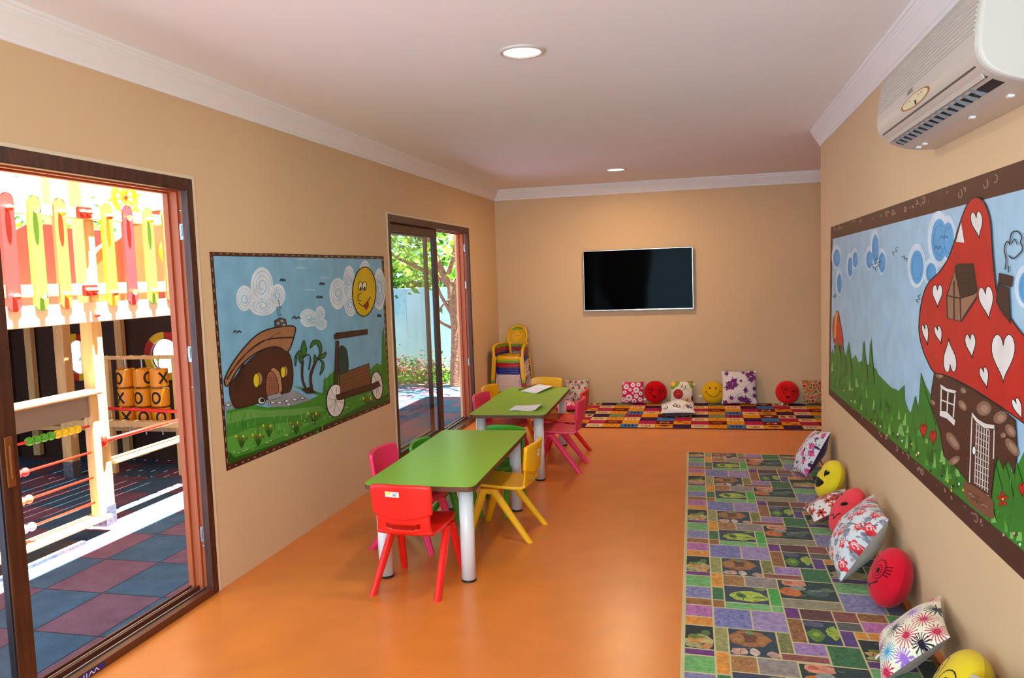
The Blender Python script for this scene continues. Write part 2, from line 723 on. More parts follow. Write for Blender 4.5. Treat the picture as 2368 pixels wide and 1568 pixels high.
d2 = door_frame('door_2', 5.692, 7.862, None)
o2 = (0, 5.692, 0)
for z in (1.80, 1.42, 0.62):
    keeper(d2, o2, 7.828, -0.041, z)
screw(d2, o2, 7.828, -0.044, 1.2)
sash('sash', d2, o2, 5.74, 6.93, -0.068, -0.032, sw=0.085)
sash('outer_sash', d2, o2, 5.78, 6.86, -0.122, -0.1, sw=0.06)
art = Art()
for k, (a, b) in enumerate(((6.93, 7.08), (7.18, 7.36), (7.46, 7.62))):
    art.poly([(a, 0.006), (b, 0.006), (b, 0.03), (a, 0.03)], '#B59A86')
    art.stroke([(a + 0.02, 0.012), (b - 0.05, 0.012)], 0.004, '#5B4638')
    art.poly([(b - 0.04, 0.01), (b - 0.01, 0.01), (b - 0.01, 0.026), (b - 0.04, 0.026)], '#4A3A33')
m = MB()
art.lay(m, lambda u, v, hh: V(0.0062 + hh, u, v))
m.build('threshold_sticker', INK, d2, o2)
# brown skirting plank stub between door and corner is absent in the room: wall meets floor directly

# curling white ribbon hanging inside the glass
pts = []
for i in range(46):
    t = i / 45
    pts.append((-0.026 + 0.006 * math.sin(t * 22), 6.05 + 0.03 * t + 0.018 * math.sin(t * 26) * t, 1.58 - 0.56 * t))
rb = MB()
rb.ring_loft([[Vector(p) + V(0, 0.004, 0), Vector(p) + V(0.0006, 0, 0), Vector(p) - V(0, 0.004, 0)] for p in pts])
tag(rb.build('ribbon', mat('white_ribbon', '#F2F0EC', rough=0.3)), 'thin curling white ribbon hanging on the glass of the far sliding door', 'ribbon')

# ------------------------------------------------------------------ ceiling lamps


def downlight(x, y, label):
    t = thing('ceiling_light', label, 'ceiling light', (x, y, H), group='round recessed ceiling lights')
    m_ = MB()
    m_.lathe([(0.082, 0.0), (0.104, 0.0), (0.105, -0.004), (0.098, -0.009), (0.086, -0.010), (0.082, -0.006)], n=40, caps=False)
    m_.build('rim', mat('lamp_rim', '#D9CFC8', rough=0.3, metal=0.1), t, smooth=True)
    l_ = MB()
    l_.lathe([(0.083, -0.0035), (0.060, -0.006), (0.0, -0.0065)], n=40, caps=False)
    l_.build('diffuser', mat('lamp_diffuser', '#FFFFFF', emit=('#FFF1E0', 9.0)), t, smooth=True)
    d = bpy.data.lights.new('lamp_glow', 'AREA')
    d.shape = 'DISK'
    d.size = 0.16
    d.energy = LAMP_W * (1.9 if y > 6 else 1)
    d.color = (1.0, 0.69, 0.38) if y > 6 else (0.95, 0.90, 0.78)
    d.spread = R(178)
    lo = bpy.data.objects.new('lamp_glow', d)
    COL.objects.link(lo)
    lo.location = (0, 0, -0.014)
    lo.parent = t
    return t


LAMP_W = 12
downlight(1.577, 3.50, 'nearer and larger of the two round ceiling lights in view')
downlight(1.541, 7.75, 'farther round ceiling light, close to the back wall with the television')
downlight(1.56, -0.7, 'round ceiling light behind the photographer')

# ------------------------------------------------------------------ television
t = thing('television', 'flat black television mounted on the back wall', 'television', (1.636, D, 1.405))
z0, z1, x0, x1 = 1.066, 1.748, 1.03, 2.243
off = (1.636, D, 1.405)
boxpart('casing', (x0 + 0.01, x1 - 0.01, D - 0.045, D - 0.012, z0 + 0.01, z1 - 0.01), BLACKP, t, off, bevel=0.006)
m = MB()
fy0, fy1 = D - 0.055, D - 0.043
m.box(x0, x1, fy0, fy1, z1 - 0.009, z1)
m.box(x0, x1, fy0, fy1, z0, z0 + 0.012)
m.box(x0, x0 + 0.008, fy0, fy1, z0 + 0.012, z1 - 0.009)
m.box(x1 - 0.008, x1, fy0, fy1, z0 + 0.012, z1 - 0.009)
m.build('bezel', mat('silver_bezel', '#C8BFB8', rough=0.25, metal=0.8), t, off, bevel=0.002)
boxpart('screen', (x0 + 0.007, x1 - 0.007, D - 0.052, D - 0.043, z0 + 0.011, z1 - 0.008), mat('tv_screen', '#030305', rough=0.05, spec=0.012), t, off)
boxpart('wall_bracket', (1.45, 1.82, D - 0.013, D, 1.3, 1.5), BLACKP, t, off)
boxpart('logo_plate', (1.60, 1.67, D - 0.057, D - 0.05, z0 - 0.004, z0 + 0.006), METAL, t, off, bevel=0.001)

# ------------------------------------------------------------------ air conditioner
AC = mat('ac_plastic', '#C1B8AE', rough=0.38, spec=0.5)
ACY0, ACY1 = 2.19, 3.335
t = thing('air_conditioner', 'cream split air conditioner high on the right wall above the mural', 'air conditioner', (W_R, 2.76, 1.92))
off = (W_R, 2.76, 1.92)
acp = [(0, 1.920), (0.055, 1.922), (0.095, 1.928), (0.130, 1.939), (0.160, 1.952), (0.184, 1.970), (0.199, 1.992), (0.206, 2.018),
       (0.206, 2.045), (0.204, 2.075), (0.200, 2.11), (0.194, 2.145), (0.185, 2.18), (0.168, 2.206), (0.13, 2.218), (0, 2.222)]


def acat(s):
    s = max(0, min(len(acp) - 1.0001, s))
    i = int(s)
    f = s - i
    return (acp[i][0] * (1 - f) + acp[i + 1][0] * f, acp[i][1] * (1 - f) + acp[i + 1][1] * f)


m = MB()
ys = [(ACY0, 0.93), (ACY0 + 0.006, 0.975), (ACY0 + 0.016, 1.0), (ACY1 - 0.016, 1.0), (ACY1 - 0.006, 0.975), (ACY1, 0.93)]
rings = []
acb = [acp[0]] + [(p.x, p.y) for p in smooth([V(d, z, 0) for d, z in acp[1:-1]], False, 4)] + [acp[-1]]
for y, s in ys:
    rings.append([V(W_R - d * (1 - (1 - s) * 0.6), y, 2.06 + (z - 2.06) * (1 - (1 - s) * 0.35)) for d, z in acb])
m.ring_loft(rings)
m.build('body', AC, t, off, smooth=False, bevel=0.003)
m = MB()
for k in range(13):
    s = 8.62 + k * 0.35
    d, z = acat(s)
    d2, z2 = acat(s + 0.1)
    n = V(-(z2 - z), 0, -(d2 - d)).normalized()
    n = V(-abs(n.x), 0, 0.15).normalized()
    c = V(W_R - d, 0, z) + n * 0.0012
    tt = V(-(d2 - d), 0, z2 - z).normalized() * 0.0028
    m.ring_loft([[c - tt - n * 0.003 + V(0, y, 0), c - tt * 0.6 + n * 0.0016 + V(0, y, 0), c + tt * 0.6 + n * 0.0016 + V(0, y, 0),
                  c + tt - n * 0.003 + V(0, y, 0)] for y in (ACY0 + 0.02, ACY1 - 0.02)])
m.build('grille_ribs', AC, t, off)
m = MB()   # lip line of the front panel, then the outlet slot
y0, y1 = ACY0 + 0.05, ACY1 - 0.05


def acs(s, y, h=0.0):
    d, z = acat(s)
    e, w_ = acat(s + 0.15)
    tv = V(-(e - d), 0, w_ - z)
    n = V(-tv.z, 0, tv.x)
    if n.x > 0 or (abs(n.x) < 1e-6 and n.z > 0):
        n = -n
    n.normalize()
    return V(W_R - d, y, z) + n * h


m.add([acs(5.45, y0, 0.0012), acs(5.45, y1, 0.0012), acs(5.68, y1, 0.0012), acs(5.68, y0, 0.0012)], [(0, 1, 2, 3)])
m.build('panel_gap', mat('ac_shadow_gap', '#5A5148', rough=0.7), t, off)
m = MB()
m.add([acs(2.9, y0, 0.001), acs(2.9, y1 - 0.02, 0.001), acs(3.5, y1 - 0.02, 0.0015), acs(4.3, y1 - 0.02, 0.001), acs(4.3, y0, 0.001),
       acs(3.5, y0, 0.0015)], [(0, 1, 2, 5), (5, 2, 3, 4)])
m.build('air_outlet', mat('outlet_dark', '#0E1114', rough=0.5), t, off)
m = MB()
VAN = mat('vane_blue_grey', '#8FA2AC', rough=0.4)
for k in range(14):
    y = y0 + 0.12 + k * 0.065
    a, b = acs(2.95, y, 0.003), acs(4.25, y + 0.012, 0.003)
    vm = MB()
    vm.add([a, a + V(0, 0.038, 0), b + V(0, 0.024, 0), b, a + V(0.0, 0.004, 0.006), b + V(0, 0.004, 0.006)], [(0, 1, 2, 3), (0, 3, 5, 4)])
    vm.build('air_vane', VAN, t, off)
m = MB()
m.add([acs(4.75, y0, 0.004), acs(4.75, y1, 0.004), acs(4.35, y1, 0.010), acs(4.35, y0, 0.010)], [(0, 1, 2, 3)])
m.build('louvre_flap', AC, t, off, solid=0.003)
for k in range(4):
    y = (y0 + 0.1, y0 + 0.4, y1 - 0.13, y1 - 0.05)[k]
    MB().box(W_R - 0.085, W_R - 0.07, y, y + 0.02, 1.919, 1.929).build('clip', WHITEP, t, off, bevel=0.001)
art = Art()
art.poly(ell(0, 0, 0.172, 0.0195, n=40), '#A06A32')
art.poly(ell(0, 0.0004, 0.150, 0.0165, n=40), '#D3C9A4')
for k in (-3, -2, 1.4, 2.4):
    art.poly([(k * 0.032, 0.004), (k * 0.032 + 0.014, 0.004), (k * 0.032 + 0.014, 0.008), (k * 0.032, 0.008)], '#8A8068')
art.poly([(-0.006, -0.015), (0.012, -0.015), (0.012, -0.002), (-0.006, -0.002)], '#111111')
m = MB()
art.lay(m, lambda u, v, hh: acs(6.75 + v / 0.027, 2.776 - u, 0.0006 + hh))
m.build('display_badge', INK, t, off)
art = Art()
art.text('AIRFEL', 0.024, 0, 0, '#5E5A60', sx=1.1)
m = MB()
art.lay(m, lambda u, v, hh: acs(8.05 + v / 0.031, 2.825 - u, 0.0006 + hh))
m.build('lettering', INK, t, off)
m = MB()
m.box(W_R - 0.055, W_R - 0.053, ACY0 - 0.0008, ACY0 + 0.001, 1.945, 2.2)
m.build('side_seam', mat('ac_shadow_gap'), t, off)

# ------------------------------------------------------------------ tables
GREENT = mat('green_laminate', '#86BC30', rough=0.3, spec=0.5, mottle=(14, 0.97, 1.03))
EDGE = mat('brown_table_edge', '#6A3A22', rough=0.5)
LEGW = mat('white_table_leg', '#E6E3E1', rough=0.28)


def rrect(x0, x1, y0, y1, r, n=6):
    out = []
    for cx, cy, a in ((x1 - r, y1 - r, 0), (x0 + r, y1 - r, 90), (x0 + r, y0 + r, 180), (x1 - r, y0 + r, 270)):
        for k in range(n + 1):
            q = R(a + 90 * k / n)
            out.append((cx + r * math.cos(q), cy + r * math.sin(q)))
    return out


def table(x, y, rz, label):
    t_ = thing('play_table', label, 'table', (x, y, 0), rz, group='green topped white legged tables')
    fl = lambda u, v, h_: V(u, v, h_)
    a, b = 0.285, 0.68
    MB().prism(rrect(-a, a, -b, b, 0.045), fl, 0.474, 0.4975).build('edge_band', EDGE, t_)
    MB().prism(rrect(-a + 0.001, a - 0.001, -b + 0.001, b - 0.001, 0.044), fl, 0.4970, 0.5005).build('tabletop', GREENT, t_, bevel=0.001)
    for sx in (-1, 1):
        for sy in (-1, 1):
            lg = MB().lathe([(0.036, 0.008), (0.036, 0.474)], (sx * 0.217, sy * 0.583, 0), 24).build('leg', LEGW, t_, smooth=False)
            for p in lg.data.polygons:
                p.use_smooth = len(p.vertices) == 4
            MB().lathe([(0.0365, 0.0), (0.0375, 0.003), (0.0375, 0.010), (0.036, 0.012)], (sx * 0.217, sy * 0.583, 0), 24).build('foot_cap', BLACKP, lg)
    return t_


table(0.962, 4.205, R(1.4), 'green table nearer the camera, bare top, red chair at its near end')
table(0.932, 6.12, R(1.6), 'green table farther from the camera with paper sheets on it')


def sheet(name, label, c, mat_pts, curl):
    """a paper given by four corners on the table and a lifted curling edge"""
    P = [Vector((p[0], p[1], 0.5012)) for p in c]

    def fn(u, v):
        p = (P[0] * (1 - u) + P[1] * u) * (1 - v) + (P[3] * (1 - u) + P[2] * u) * v
        k = max(0, (u - 0.6) / 0.4)
        p = p + V(-0.03 * k * k, 0, curl * k * k * (0.35 + 0.65 * v)) + V(0, 0, 0.002 + 0.002 * math.sin(u * 7 + v * 3))
        return p
    nu, nv = 40, 30
    mb_ = MB().grid(fn, nu, nv)
    a_ = Art()
    for s_ in mat_pts:
        a_.stroke(s_, 0.02, '#9A97A8')
    uv = np.array([(i / nu, j / nv) for j in range(nv + 1) for i in range(nu + 1)])
    o_ = mb_.build(name, mat('drawing_paper', attr=True, rough=0.7), None, P[0], smooth=True, pc=a_.colors(uv, '#ECEAF2'), solid=0.0006)
    o_.location = P[0]
    return tag(o_, label, 'paper')


sheet('paper_sheet', 'white sheet of drawing paper nearer the front edge of the far green table', [(0.93, 5.60), (1.17, 5.60), (1.19, 5.86), (0.93, 5.83)],
      [[(0.2, 0.7), (0.3, 0.65)], [(0.4, 0.4), (0.45, 0.3), (0.5, 0.45)], [(0.6, 0.3), (0.7, 0.2)]], 0.035)
sheet('paper_sheet', 'white sheet of drawing paper farther back on the far green table, beside the pencil', [(0.80, 6.54), (1.01, 6.42), (1.09, 6.80), (0.88, 6.98)],
      [[(0.3, 0.5), (0.4, 0.45)], [(0.5, 0.6), (0.55, 0.5)], [(0.7, 0.5), (0.75, 0.55)]], 0.02)
m = MB()
m.tube([(0.775, 6.60, 0.506), (0.845, 6.93, 0.506)], 0.0042, 6)
m.tube([(0.845, 6.93, 0.506), (0.849, 6.95, 0.506)], [0.0042, 0.0008], 6)
tag(m.build('pencil', mat('pencil_brown', '#6E4A12', rough=0.4), None, (0.775, 6.60, 0.501)), 'brown pencil lying beside the paper on the far green table', 'pencil').location = (0.775, 6.60, 0.501)

# ------------------------------------------------------------------ kids' plastic chairs
CH = {'red': '#EE1B0C', 'yellow': '#F5B000', 'pink': '#F0305E', 'green': '#3F9A1C'}
CHM = {k: mat(k + '_chair_plastic', v, rough=0.36, spec=0.5) for k, v in CH.items()}


def chair_shell(ts, te):
    """profile y,z and half width for the lower shell, seat front to mid back"""
    prof = [(0.165, 0.272, 0.118), (0.163, 0.288, 0.128), (0.150, 0.300, 0.138), (0.10, 0.298, 0.150), (0.04, 0.294, 0.154), (-0.03, 0.290, 0.152),
            (-0.10, 0.286, 0.148), (-0.150, 0.289, 0.143), (-0.172, 0.305, 0.140), (-0.180, 0.335, 0.137), (-0.184, 0.368, 0.136), (-0.187, 0.41, 0.138)]
    return prof[ts:te]


def shell(prof, nu=16, per=3, dish=0.006, wrap=0.0):
    pr = smooth([V(*p) for p in prof], False, per)
    nv = len(pr) - 1

    def fn(u, v):
        p = pr[round(v * nv)]
        s = 2 * u - 1
        x = s * p.z
        return V(x, p.x + wrap * s * s, p.y - dish * (1 - s * s) + dish)
    return fn, nu, nv


def make_chair(color):
    t_ = thing('kids_chair', 'x', 'chair')
    M_ = CHM[color]
    fn, nu, nv = shell(chair_shell(0, 9))
    MB().grid(fn, nu, nv).build('seat', M_, t_, smooth=True, solid=0.018, soff=-1, bevel=0.004)
    # lower back with smile-shaped slot
    fn2, nu2, nv2 = shell(chair_shell(7, 12), nu=28, per=5, dish=0.0, wrap=0.016)

    def skip(i, j):
        s = abs((i + 0.5) / nu2 * 2 - 1)
        v = (j + 0.5) / nv2
        lo = 0.40 + 0.16 * s * s
        return s < 0.64 and lo < v < lo + 0.22 * (1 - 0.3 * s)
    MB().grid(fn2, nu2, nv2, skip=skip).build('back_support', M_, t_, smooth=True, solid=0.011, soff=-1)
    # upper back panel, thicker, wider, curved, with rolled rim
    def up(u, v):
        s = 2 * u - 1
        w_ = 0.156 - 0.006 * (1 - v)
        cr = 1 - 0.0
        zb = 0.404 - 0.026 * (1 - s * s)
        zt = 0.548 - 0.010 * s ** 4
        z_ = zb + (zt - zb) * v
        # round top corners
        x_ = s * w_ * (1 - 0.035 * max(0, (v - 0.85) / 0.15) ** 2)
        y_ = -0.196 - 0.014 * v + 0.030 * s * s
        return V(x_, y_, z_)
    m_ = MB()
    m_.grid(up, 18, 10)
    m_.build('backrest', M_, t_, smooth=True, solid=0.024, soff=0, bevel=0.007, seg=3)
    # side cheeks joining seat and back
    for sx in (-1, 1):
        pass
    for sx in (-1, 1):
        for (yf, yt, wd) in ((-0.192, 0.030, 0.056), (0.172, 0.080, 0.052)):
            rings_ = []
            for k in range(7):
                q = k / 6
                z_ = 0.292 * (1 - q)
                y_ = yt + (yf - yt) * q
                x_ = sx * (0.140 + 0.026 * q)
                a_ = wd * (1.0 - 0.28 * q) / 2
                b_ = 0.019 * (1 - 0.12 * q)
                cx = 0.35
                rings_.append([V(x_ - b_, y_ - a_ * cx, z_), V(x_ - b_ * 0.4, y_ - a_, z_), V(x_ + b_ * 0.4, y_ - a_, z_), V(x_ + b_, y_ - a_ * cx, z_),
                               V(x_ + b_, y_ + a_ * cx, z_), V(x_ + b_ * 0.4, y_ + a_, z_), V(x_ - b_ * 0.4, y_ + a_, z_), V(x_ - b_, y_ + a_ * cx, z_)])
            MB().ring_loft(rings_).build('leg', M_, t_, bevel=0.002)
        MB().box(min(sx * 0.125, sx * 0.157), max(sx * 0.125, sx * 0.157), 0.005, 0.10, 0.262, 0.294).build('leg_bracket', M_, t_, bevel=0.012, seg=3)
    return t_


def chair_sticker(t_, w_=0.072, h_=0.026, c=(0, 0.497)):
    a_ = Art()
    a_.poly([(-w_ / 2, -h_ / 2), (w_ / 2, -h_ / 2), (w_ / 2, h_ / 2), (-w_ / 2, h_ / 2)], '#F0EAE2')
    a_.poly([(-w_ / 2 + 0.003, -0.001), (-0.006, -0.001), (-0.006, h_ / 2 - 0.002), (-w_ / 2 + 0.003, h_ / 2 - 0.002)], '#E8DA35')
    for k in range(6):
        x_ = 0.004 + k * 0.0035
        a_.stroke([(x_, -0.009), (x_, 0.003)], 0.0019 if k % 2 else 0.0011, '#2A2626')
    a_.stroke([(0.002, 0.008), (0.03, 0.008)], 0.002, '#B28A80')
    m_ = MB()
    a_.lay(m_, lambda u, v, hh: V(-(-u) + c[0], -0.2185 + 0.030 * ((u + c[0]) / 0.155) ** 2 - 0.0975 * 0.0 - (0.014) * ((c[1] + v - 0.37) / 0.178 - 0.5) * 1.0 + 0.0 - hh, c[1] + v))
    return tag(m_.build('price_sticker', INK, t_), 'white and yellow barcode sticker')


protos = {k: make_chair(k) for k in CH}
used = set()


def place_chair(color, x, y, rz, label, sticker=None):
    if color in used:
        c = copy_tree(protos[color])
        for ch in list(c.children):
            if ch.name.startswith('price_sticker'):
                bpy.data.objects.remove(ch, do_unlink=True)
    else:
        c = protos[color]
        used.add(color)
    c.location = (x, y, 0)
    c.rotation_euler = (0, 0, R(rz))
    c['label'] = label
    c['group'] = 'small plastic chairs around the green tables'
    if sticker:
        chair_sticker(c, *sticker)
    return c


place_chair('red', 0.962, 3.565, -3.0, 'red plastic chair at the near end of the nearer green table', (0.072, 0.026, (-0.028, 0.505)))
place_chair('yellow', 1.195, 4.385, 86, 'yellow plastic chair with a sticker on its back, right side of the nearer green table', (0.05, 0.04, (-0.02, 0.485)))
place_chair('pink', 0.725, 4.13, -95, 'pink plastic chair on the left side of the nearer green table')
place_chair('green', 0.80, 4.50, -94, 'green plastic chair on the left long side of the nearer table, beside the pink one').scale = (0.93, 0.93, 0.93)
place_chair('green', 1.015, 4.83, 167, 'green plastic chair tucked in at the far end of the nearer green table').scale = (0.93, 0.93, 0.93)
place_chair('pink', 0.74, 6.13, -99, 'pink plastic chair on the left side of the farther green table')
place_chair('yellow', 0.69, 6.58, -100, 'yellow plastic chair on the left side of the farther green table, behind the pink one')
place_chair('yellow', 0.89, 6.93, 169, 'yellow plastic chair at the far end of the farther green table')
place_chair('pink', 1.235, 5.93, 89, 'pink plastic chair on the right side of the farther green table')
place_chair('red', 1.20, 6.37, 90, 'red plastic chair on the right side of the farther table, behind the pink one')

# ------------------------------------------------------------------ stack of little armchairs
ACM = {k: mat(k + '_armchair_plastic', v, rough=0.28, spec=0.55) for k, v in
       {'yellow': '#EDB005', 'green': '#6FB01E', 'red': '#B5121B', 'blue': '#1B2F86', 'white': '#E3CFC4'}.items()}


def make_armchair(color, full):
    """local: faces -y, origin on floor under the seat centre"""
    M_ = ACM[color]
    t_ = thing('toddler_armchair', 'x', 'armchair')
    # seat with front apron
    def seat(u, v):
        s = 2 * u - 1
        pr = [(-0.165, 0.215), (-0.168, 0.245), (-0.163, 0.268), (-0.14, 0.275), (-0.05, 0.270), (0.06, 0.268), (0.13, 0.275)]
        q = v * (len(pr) - 1)
        i = min(int(q), len(pr) - 2)
        f_ = q - i
        y_ = pr[i][0] * (1 - f_) + pr[i + 1][0] * f_
        z_ = pr[i][1] * (1 - f_) + pr[i + 1][1] * f_
        w_ = 0.135 - 0.01 * v
        return V(s * w_, y_ + 0.012 * s * s, z_ - (0.006 * (1 - s * s)) * (v > 0.3))
    MB().grid(seat, 12, 18).build('seat', M_, t_, smooth=True, solid=0.007)
    # oval back
    cz, rx, rz_ = 0.455, 0.128, 0.135
    by = 0.150

    def bk(x_, z_):
        return V(x_, by + 0.09 * (z_ - 0.27) / 0.3 - 0.9 * x_ * x_, z_)
    rim_outer, rim_inner = [], []
    for k in range(33):
        a = R(-35 + 250 * k / 32)
        rim_outer.append((rx * math.cos(a), cz + rz_ * math.sin(a)))
        rim_inner.append(((rx - 0.026) * math.cos(a), cz + (rz_ - 0.028) * math.sin(a)))
    m_ = MB()
    m_.ring_loft([[bk(*p_) for p_ in (o_, i_)] for o_, i_ in zip(rim_outer, rim_inner)], closed=False, caps=False)
    for sx in (-1, 1):
        m_.grid(lambda u, v, sx=sx: bk(sx * (0.052 + 0.022 * u + 0.022 * v), 0.265 + 0.125 * v), 2, 4)
    m_.build('back_frame', M_, t_, smooth=True, solid=0.010, soff=0)
    if full:
        # perforated panel with a little bear face, holes cut through
        n = 44

        def pan(u, v):
            x_ = (2 * u - 1) * (rx - 0.022)
            z_ = cz - (rz_ - 0.03) * 0.80 + v * (rz_ - 0.03) * 1.80
            return bk(x_, z_)

        def skp(i, j):
            x_ = (2 * (i + 0.5) / n - 1) * (rx - 0.022)
            z_ = (cz - (rz_ - 0.03) * 0.80 + (j + 0.5) / n * (rz_ - 0.03) * 1.80)
            e = (x_ / (rx - 0.022)) ** 2 + ((z_ - cz) / (rz_ - 0.024)) ** 2
            if e > 1:
                return True
            # open band above head
            if z_ > cz + 0.055 and e > 0.55 and z_ > cz + 0.074:
                return True
            head = (x_ / 0.052) ** 2 + ((z_ - cz - 0.004) / 0.055) ** 2 < 1 or min((x_ - 0.038) ** 2, (x_ + 0.038) ** 2) + (z_ - cz - 0.045) ** 2 < 0.022 ** 2
            eye = min((x_ - 0.015) ** 2, (x_ + 0.015) ** 2) + (z_ - cz - 0.012) ** 2 < 0.0052 ** 2
            ear = min((x_ - 0.038) ** 2, (x_ + 0.038) ** 2) + (z_ - cz - 0.048) ** 2 < 0.0075 ** 2
            if eye or ear:
                return True
            if head:
                return False
            if e < 0.86 and i % 2 == 0 and j % 2 == 0:
                return True
            return False
        MB().grid(pan, n, n, skip=skp).build('bear_panel', M_, t_, smooth=True, solid=0.004)
    # arms and legs
    for sx in (-1, 1):
        ap = smooth([V(sx * 0.118, by + 0.03, 0.385), V(sx * 0.150, 0.09, 0.392), V(sx * 0.168, -0.02, 0.390), V(sx * 0.172, -0.12, 0.376),
                     V(sx * 0.170, -0.160, 0.345), V(sx * 0.166, -0.166, 0.30), V(sx * 0.164, -0.170, 0.24)], False, 4)
        MB().tube(ap, [0.017] * len(ap), 8, flat=0.6).build('armrest', M_, t_, smooth=True)
        for (x_, y_, s_) in ((sx * 0.160, -0.165, 1), (sx * 0.140, 0.15, -1)):
            tp = V(x_ * 0.98, y_, 0.262)
            bt = V(x_ * 1.12, y_ - s_ * 0.015, 0.0)
            a_, b_ = 0.024, 0.016
            rg = []
            for p_, k_ in ((tp, 1.0), (bt, 0.8)):
                rg.append([p_ + V(-a_ * k_, -b_ * k_, 0), p_ + V(a_ * k_, -b_ * k_, 0), p_ + V(a_ * k_, b_ * k_, 0), p_ + V(-a_ * k_, b_ * k_, 0)])
            MB().ring_loft(rg).build('leg', M_, t_, bevel=0.004)
    return t_


stack = ['white'] * 7 + ['blue'] * 3 + ['red'] * 2 + ['green', 'yellow']
ap_ = {}
SXY = (0.255, 8.55)
n_st = len(stack)
for i, c in enumerate(stack):
    if c not in ap_:
        ap_[c] = make_armchair(c, c in ('yellow', 'green', 'red'))
        o = ap_[c]
    else:
        o = copy_tree(ap_[c])
    k = i
    o.location = (SXY[0] + 0.002 * math.sin(i * 2.1), SXY[1] - 0.0015 * i, 0.0 + 0.0268 * i)
    o.rotation_euler = (0, 0, R(-4))
    same = [j for j in range(n_st) if stack[j] == c]
    pos = same.index(i)
    o['group'] = 'toddler armchairs stacked in the far left corner'
    if c == 'yellow':
        o['label'] = 'yellow plastic armchair with a bear face back, topmost of the corner stack'
    elif c == 'green':
        o['label'] = 'green plastic armchair directly under the yellow one in the corner stack'
    elif c == 'red':
        o['label'] = ('lower' if pos == 0 else 'upper') + ' of the two red armchairs in the corner stack'
    elif c == 'blue':
        o['label'] = ('lowest', 'middle', 'topmost')[pos] + ' of the three blue armchairs in the corner stack'
    else:
        o['label'] = ('white armchair at the very bottom of the corner stack', 'white armchair second from the bottom of the corner stack',
                      'white armchair third from the bottom of the corner stack', 'white armchair in the middle of the white ones in the corner stack',
                      'white armchair third from the top among the white ones in the corner stack',
                      'white armchair second from the top among the white ones in the corner stack',
                      'topmost white armchair, just under the blue ones in the corner stack')[pos]

# ------------------------------------------------------------------ rugs
RUG = mat('rug_pile', attr=True, rough=0.95, spec=0.1, sheen=0.15, mottle=(46, 0.72, 1.22), grain=(420, 0.86, 1.12, (1, 1, 1)), bump=(300, 0.5, 0.003))
RUG2 = mat('flat_rug_print', attr=True, rough=0.9, spec=0.12, mottle=(60, 0.9, 1.08), bump=(350, 0.3, 0.002))

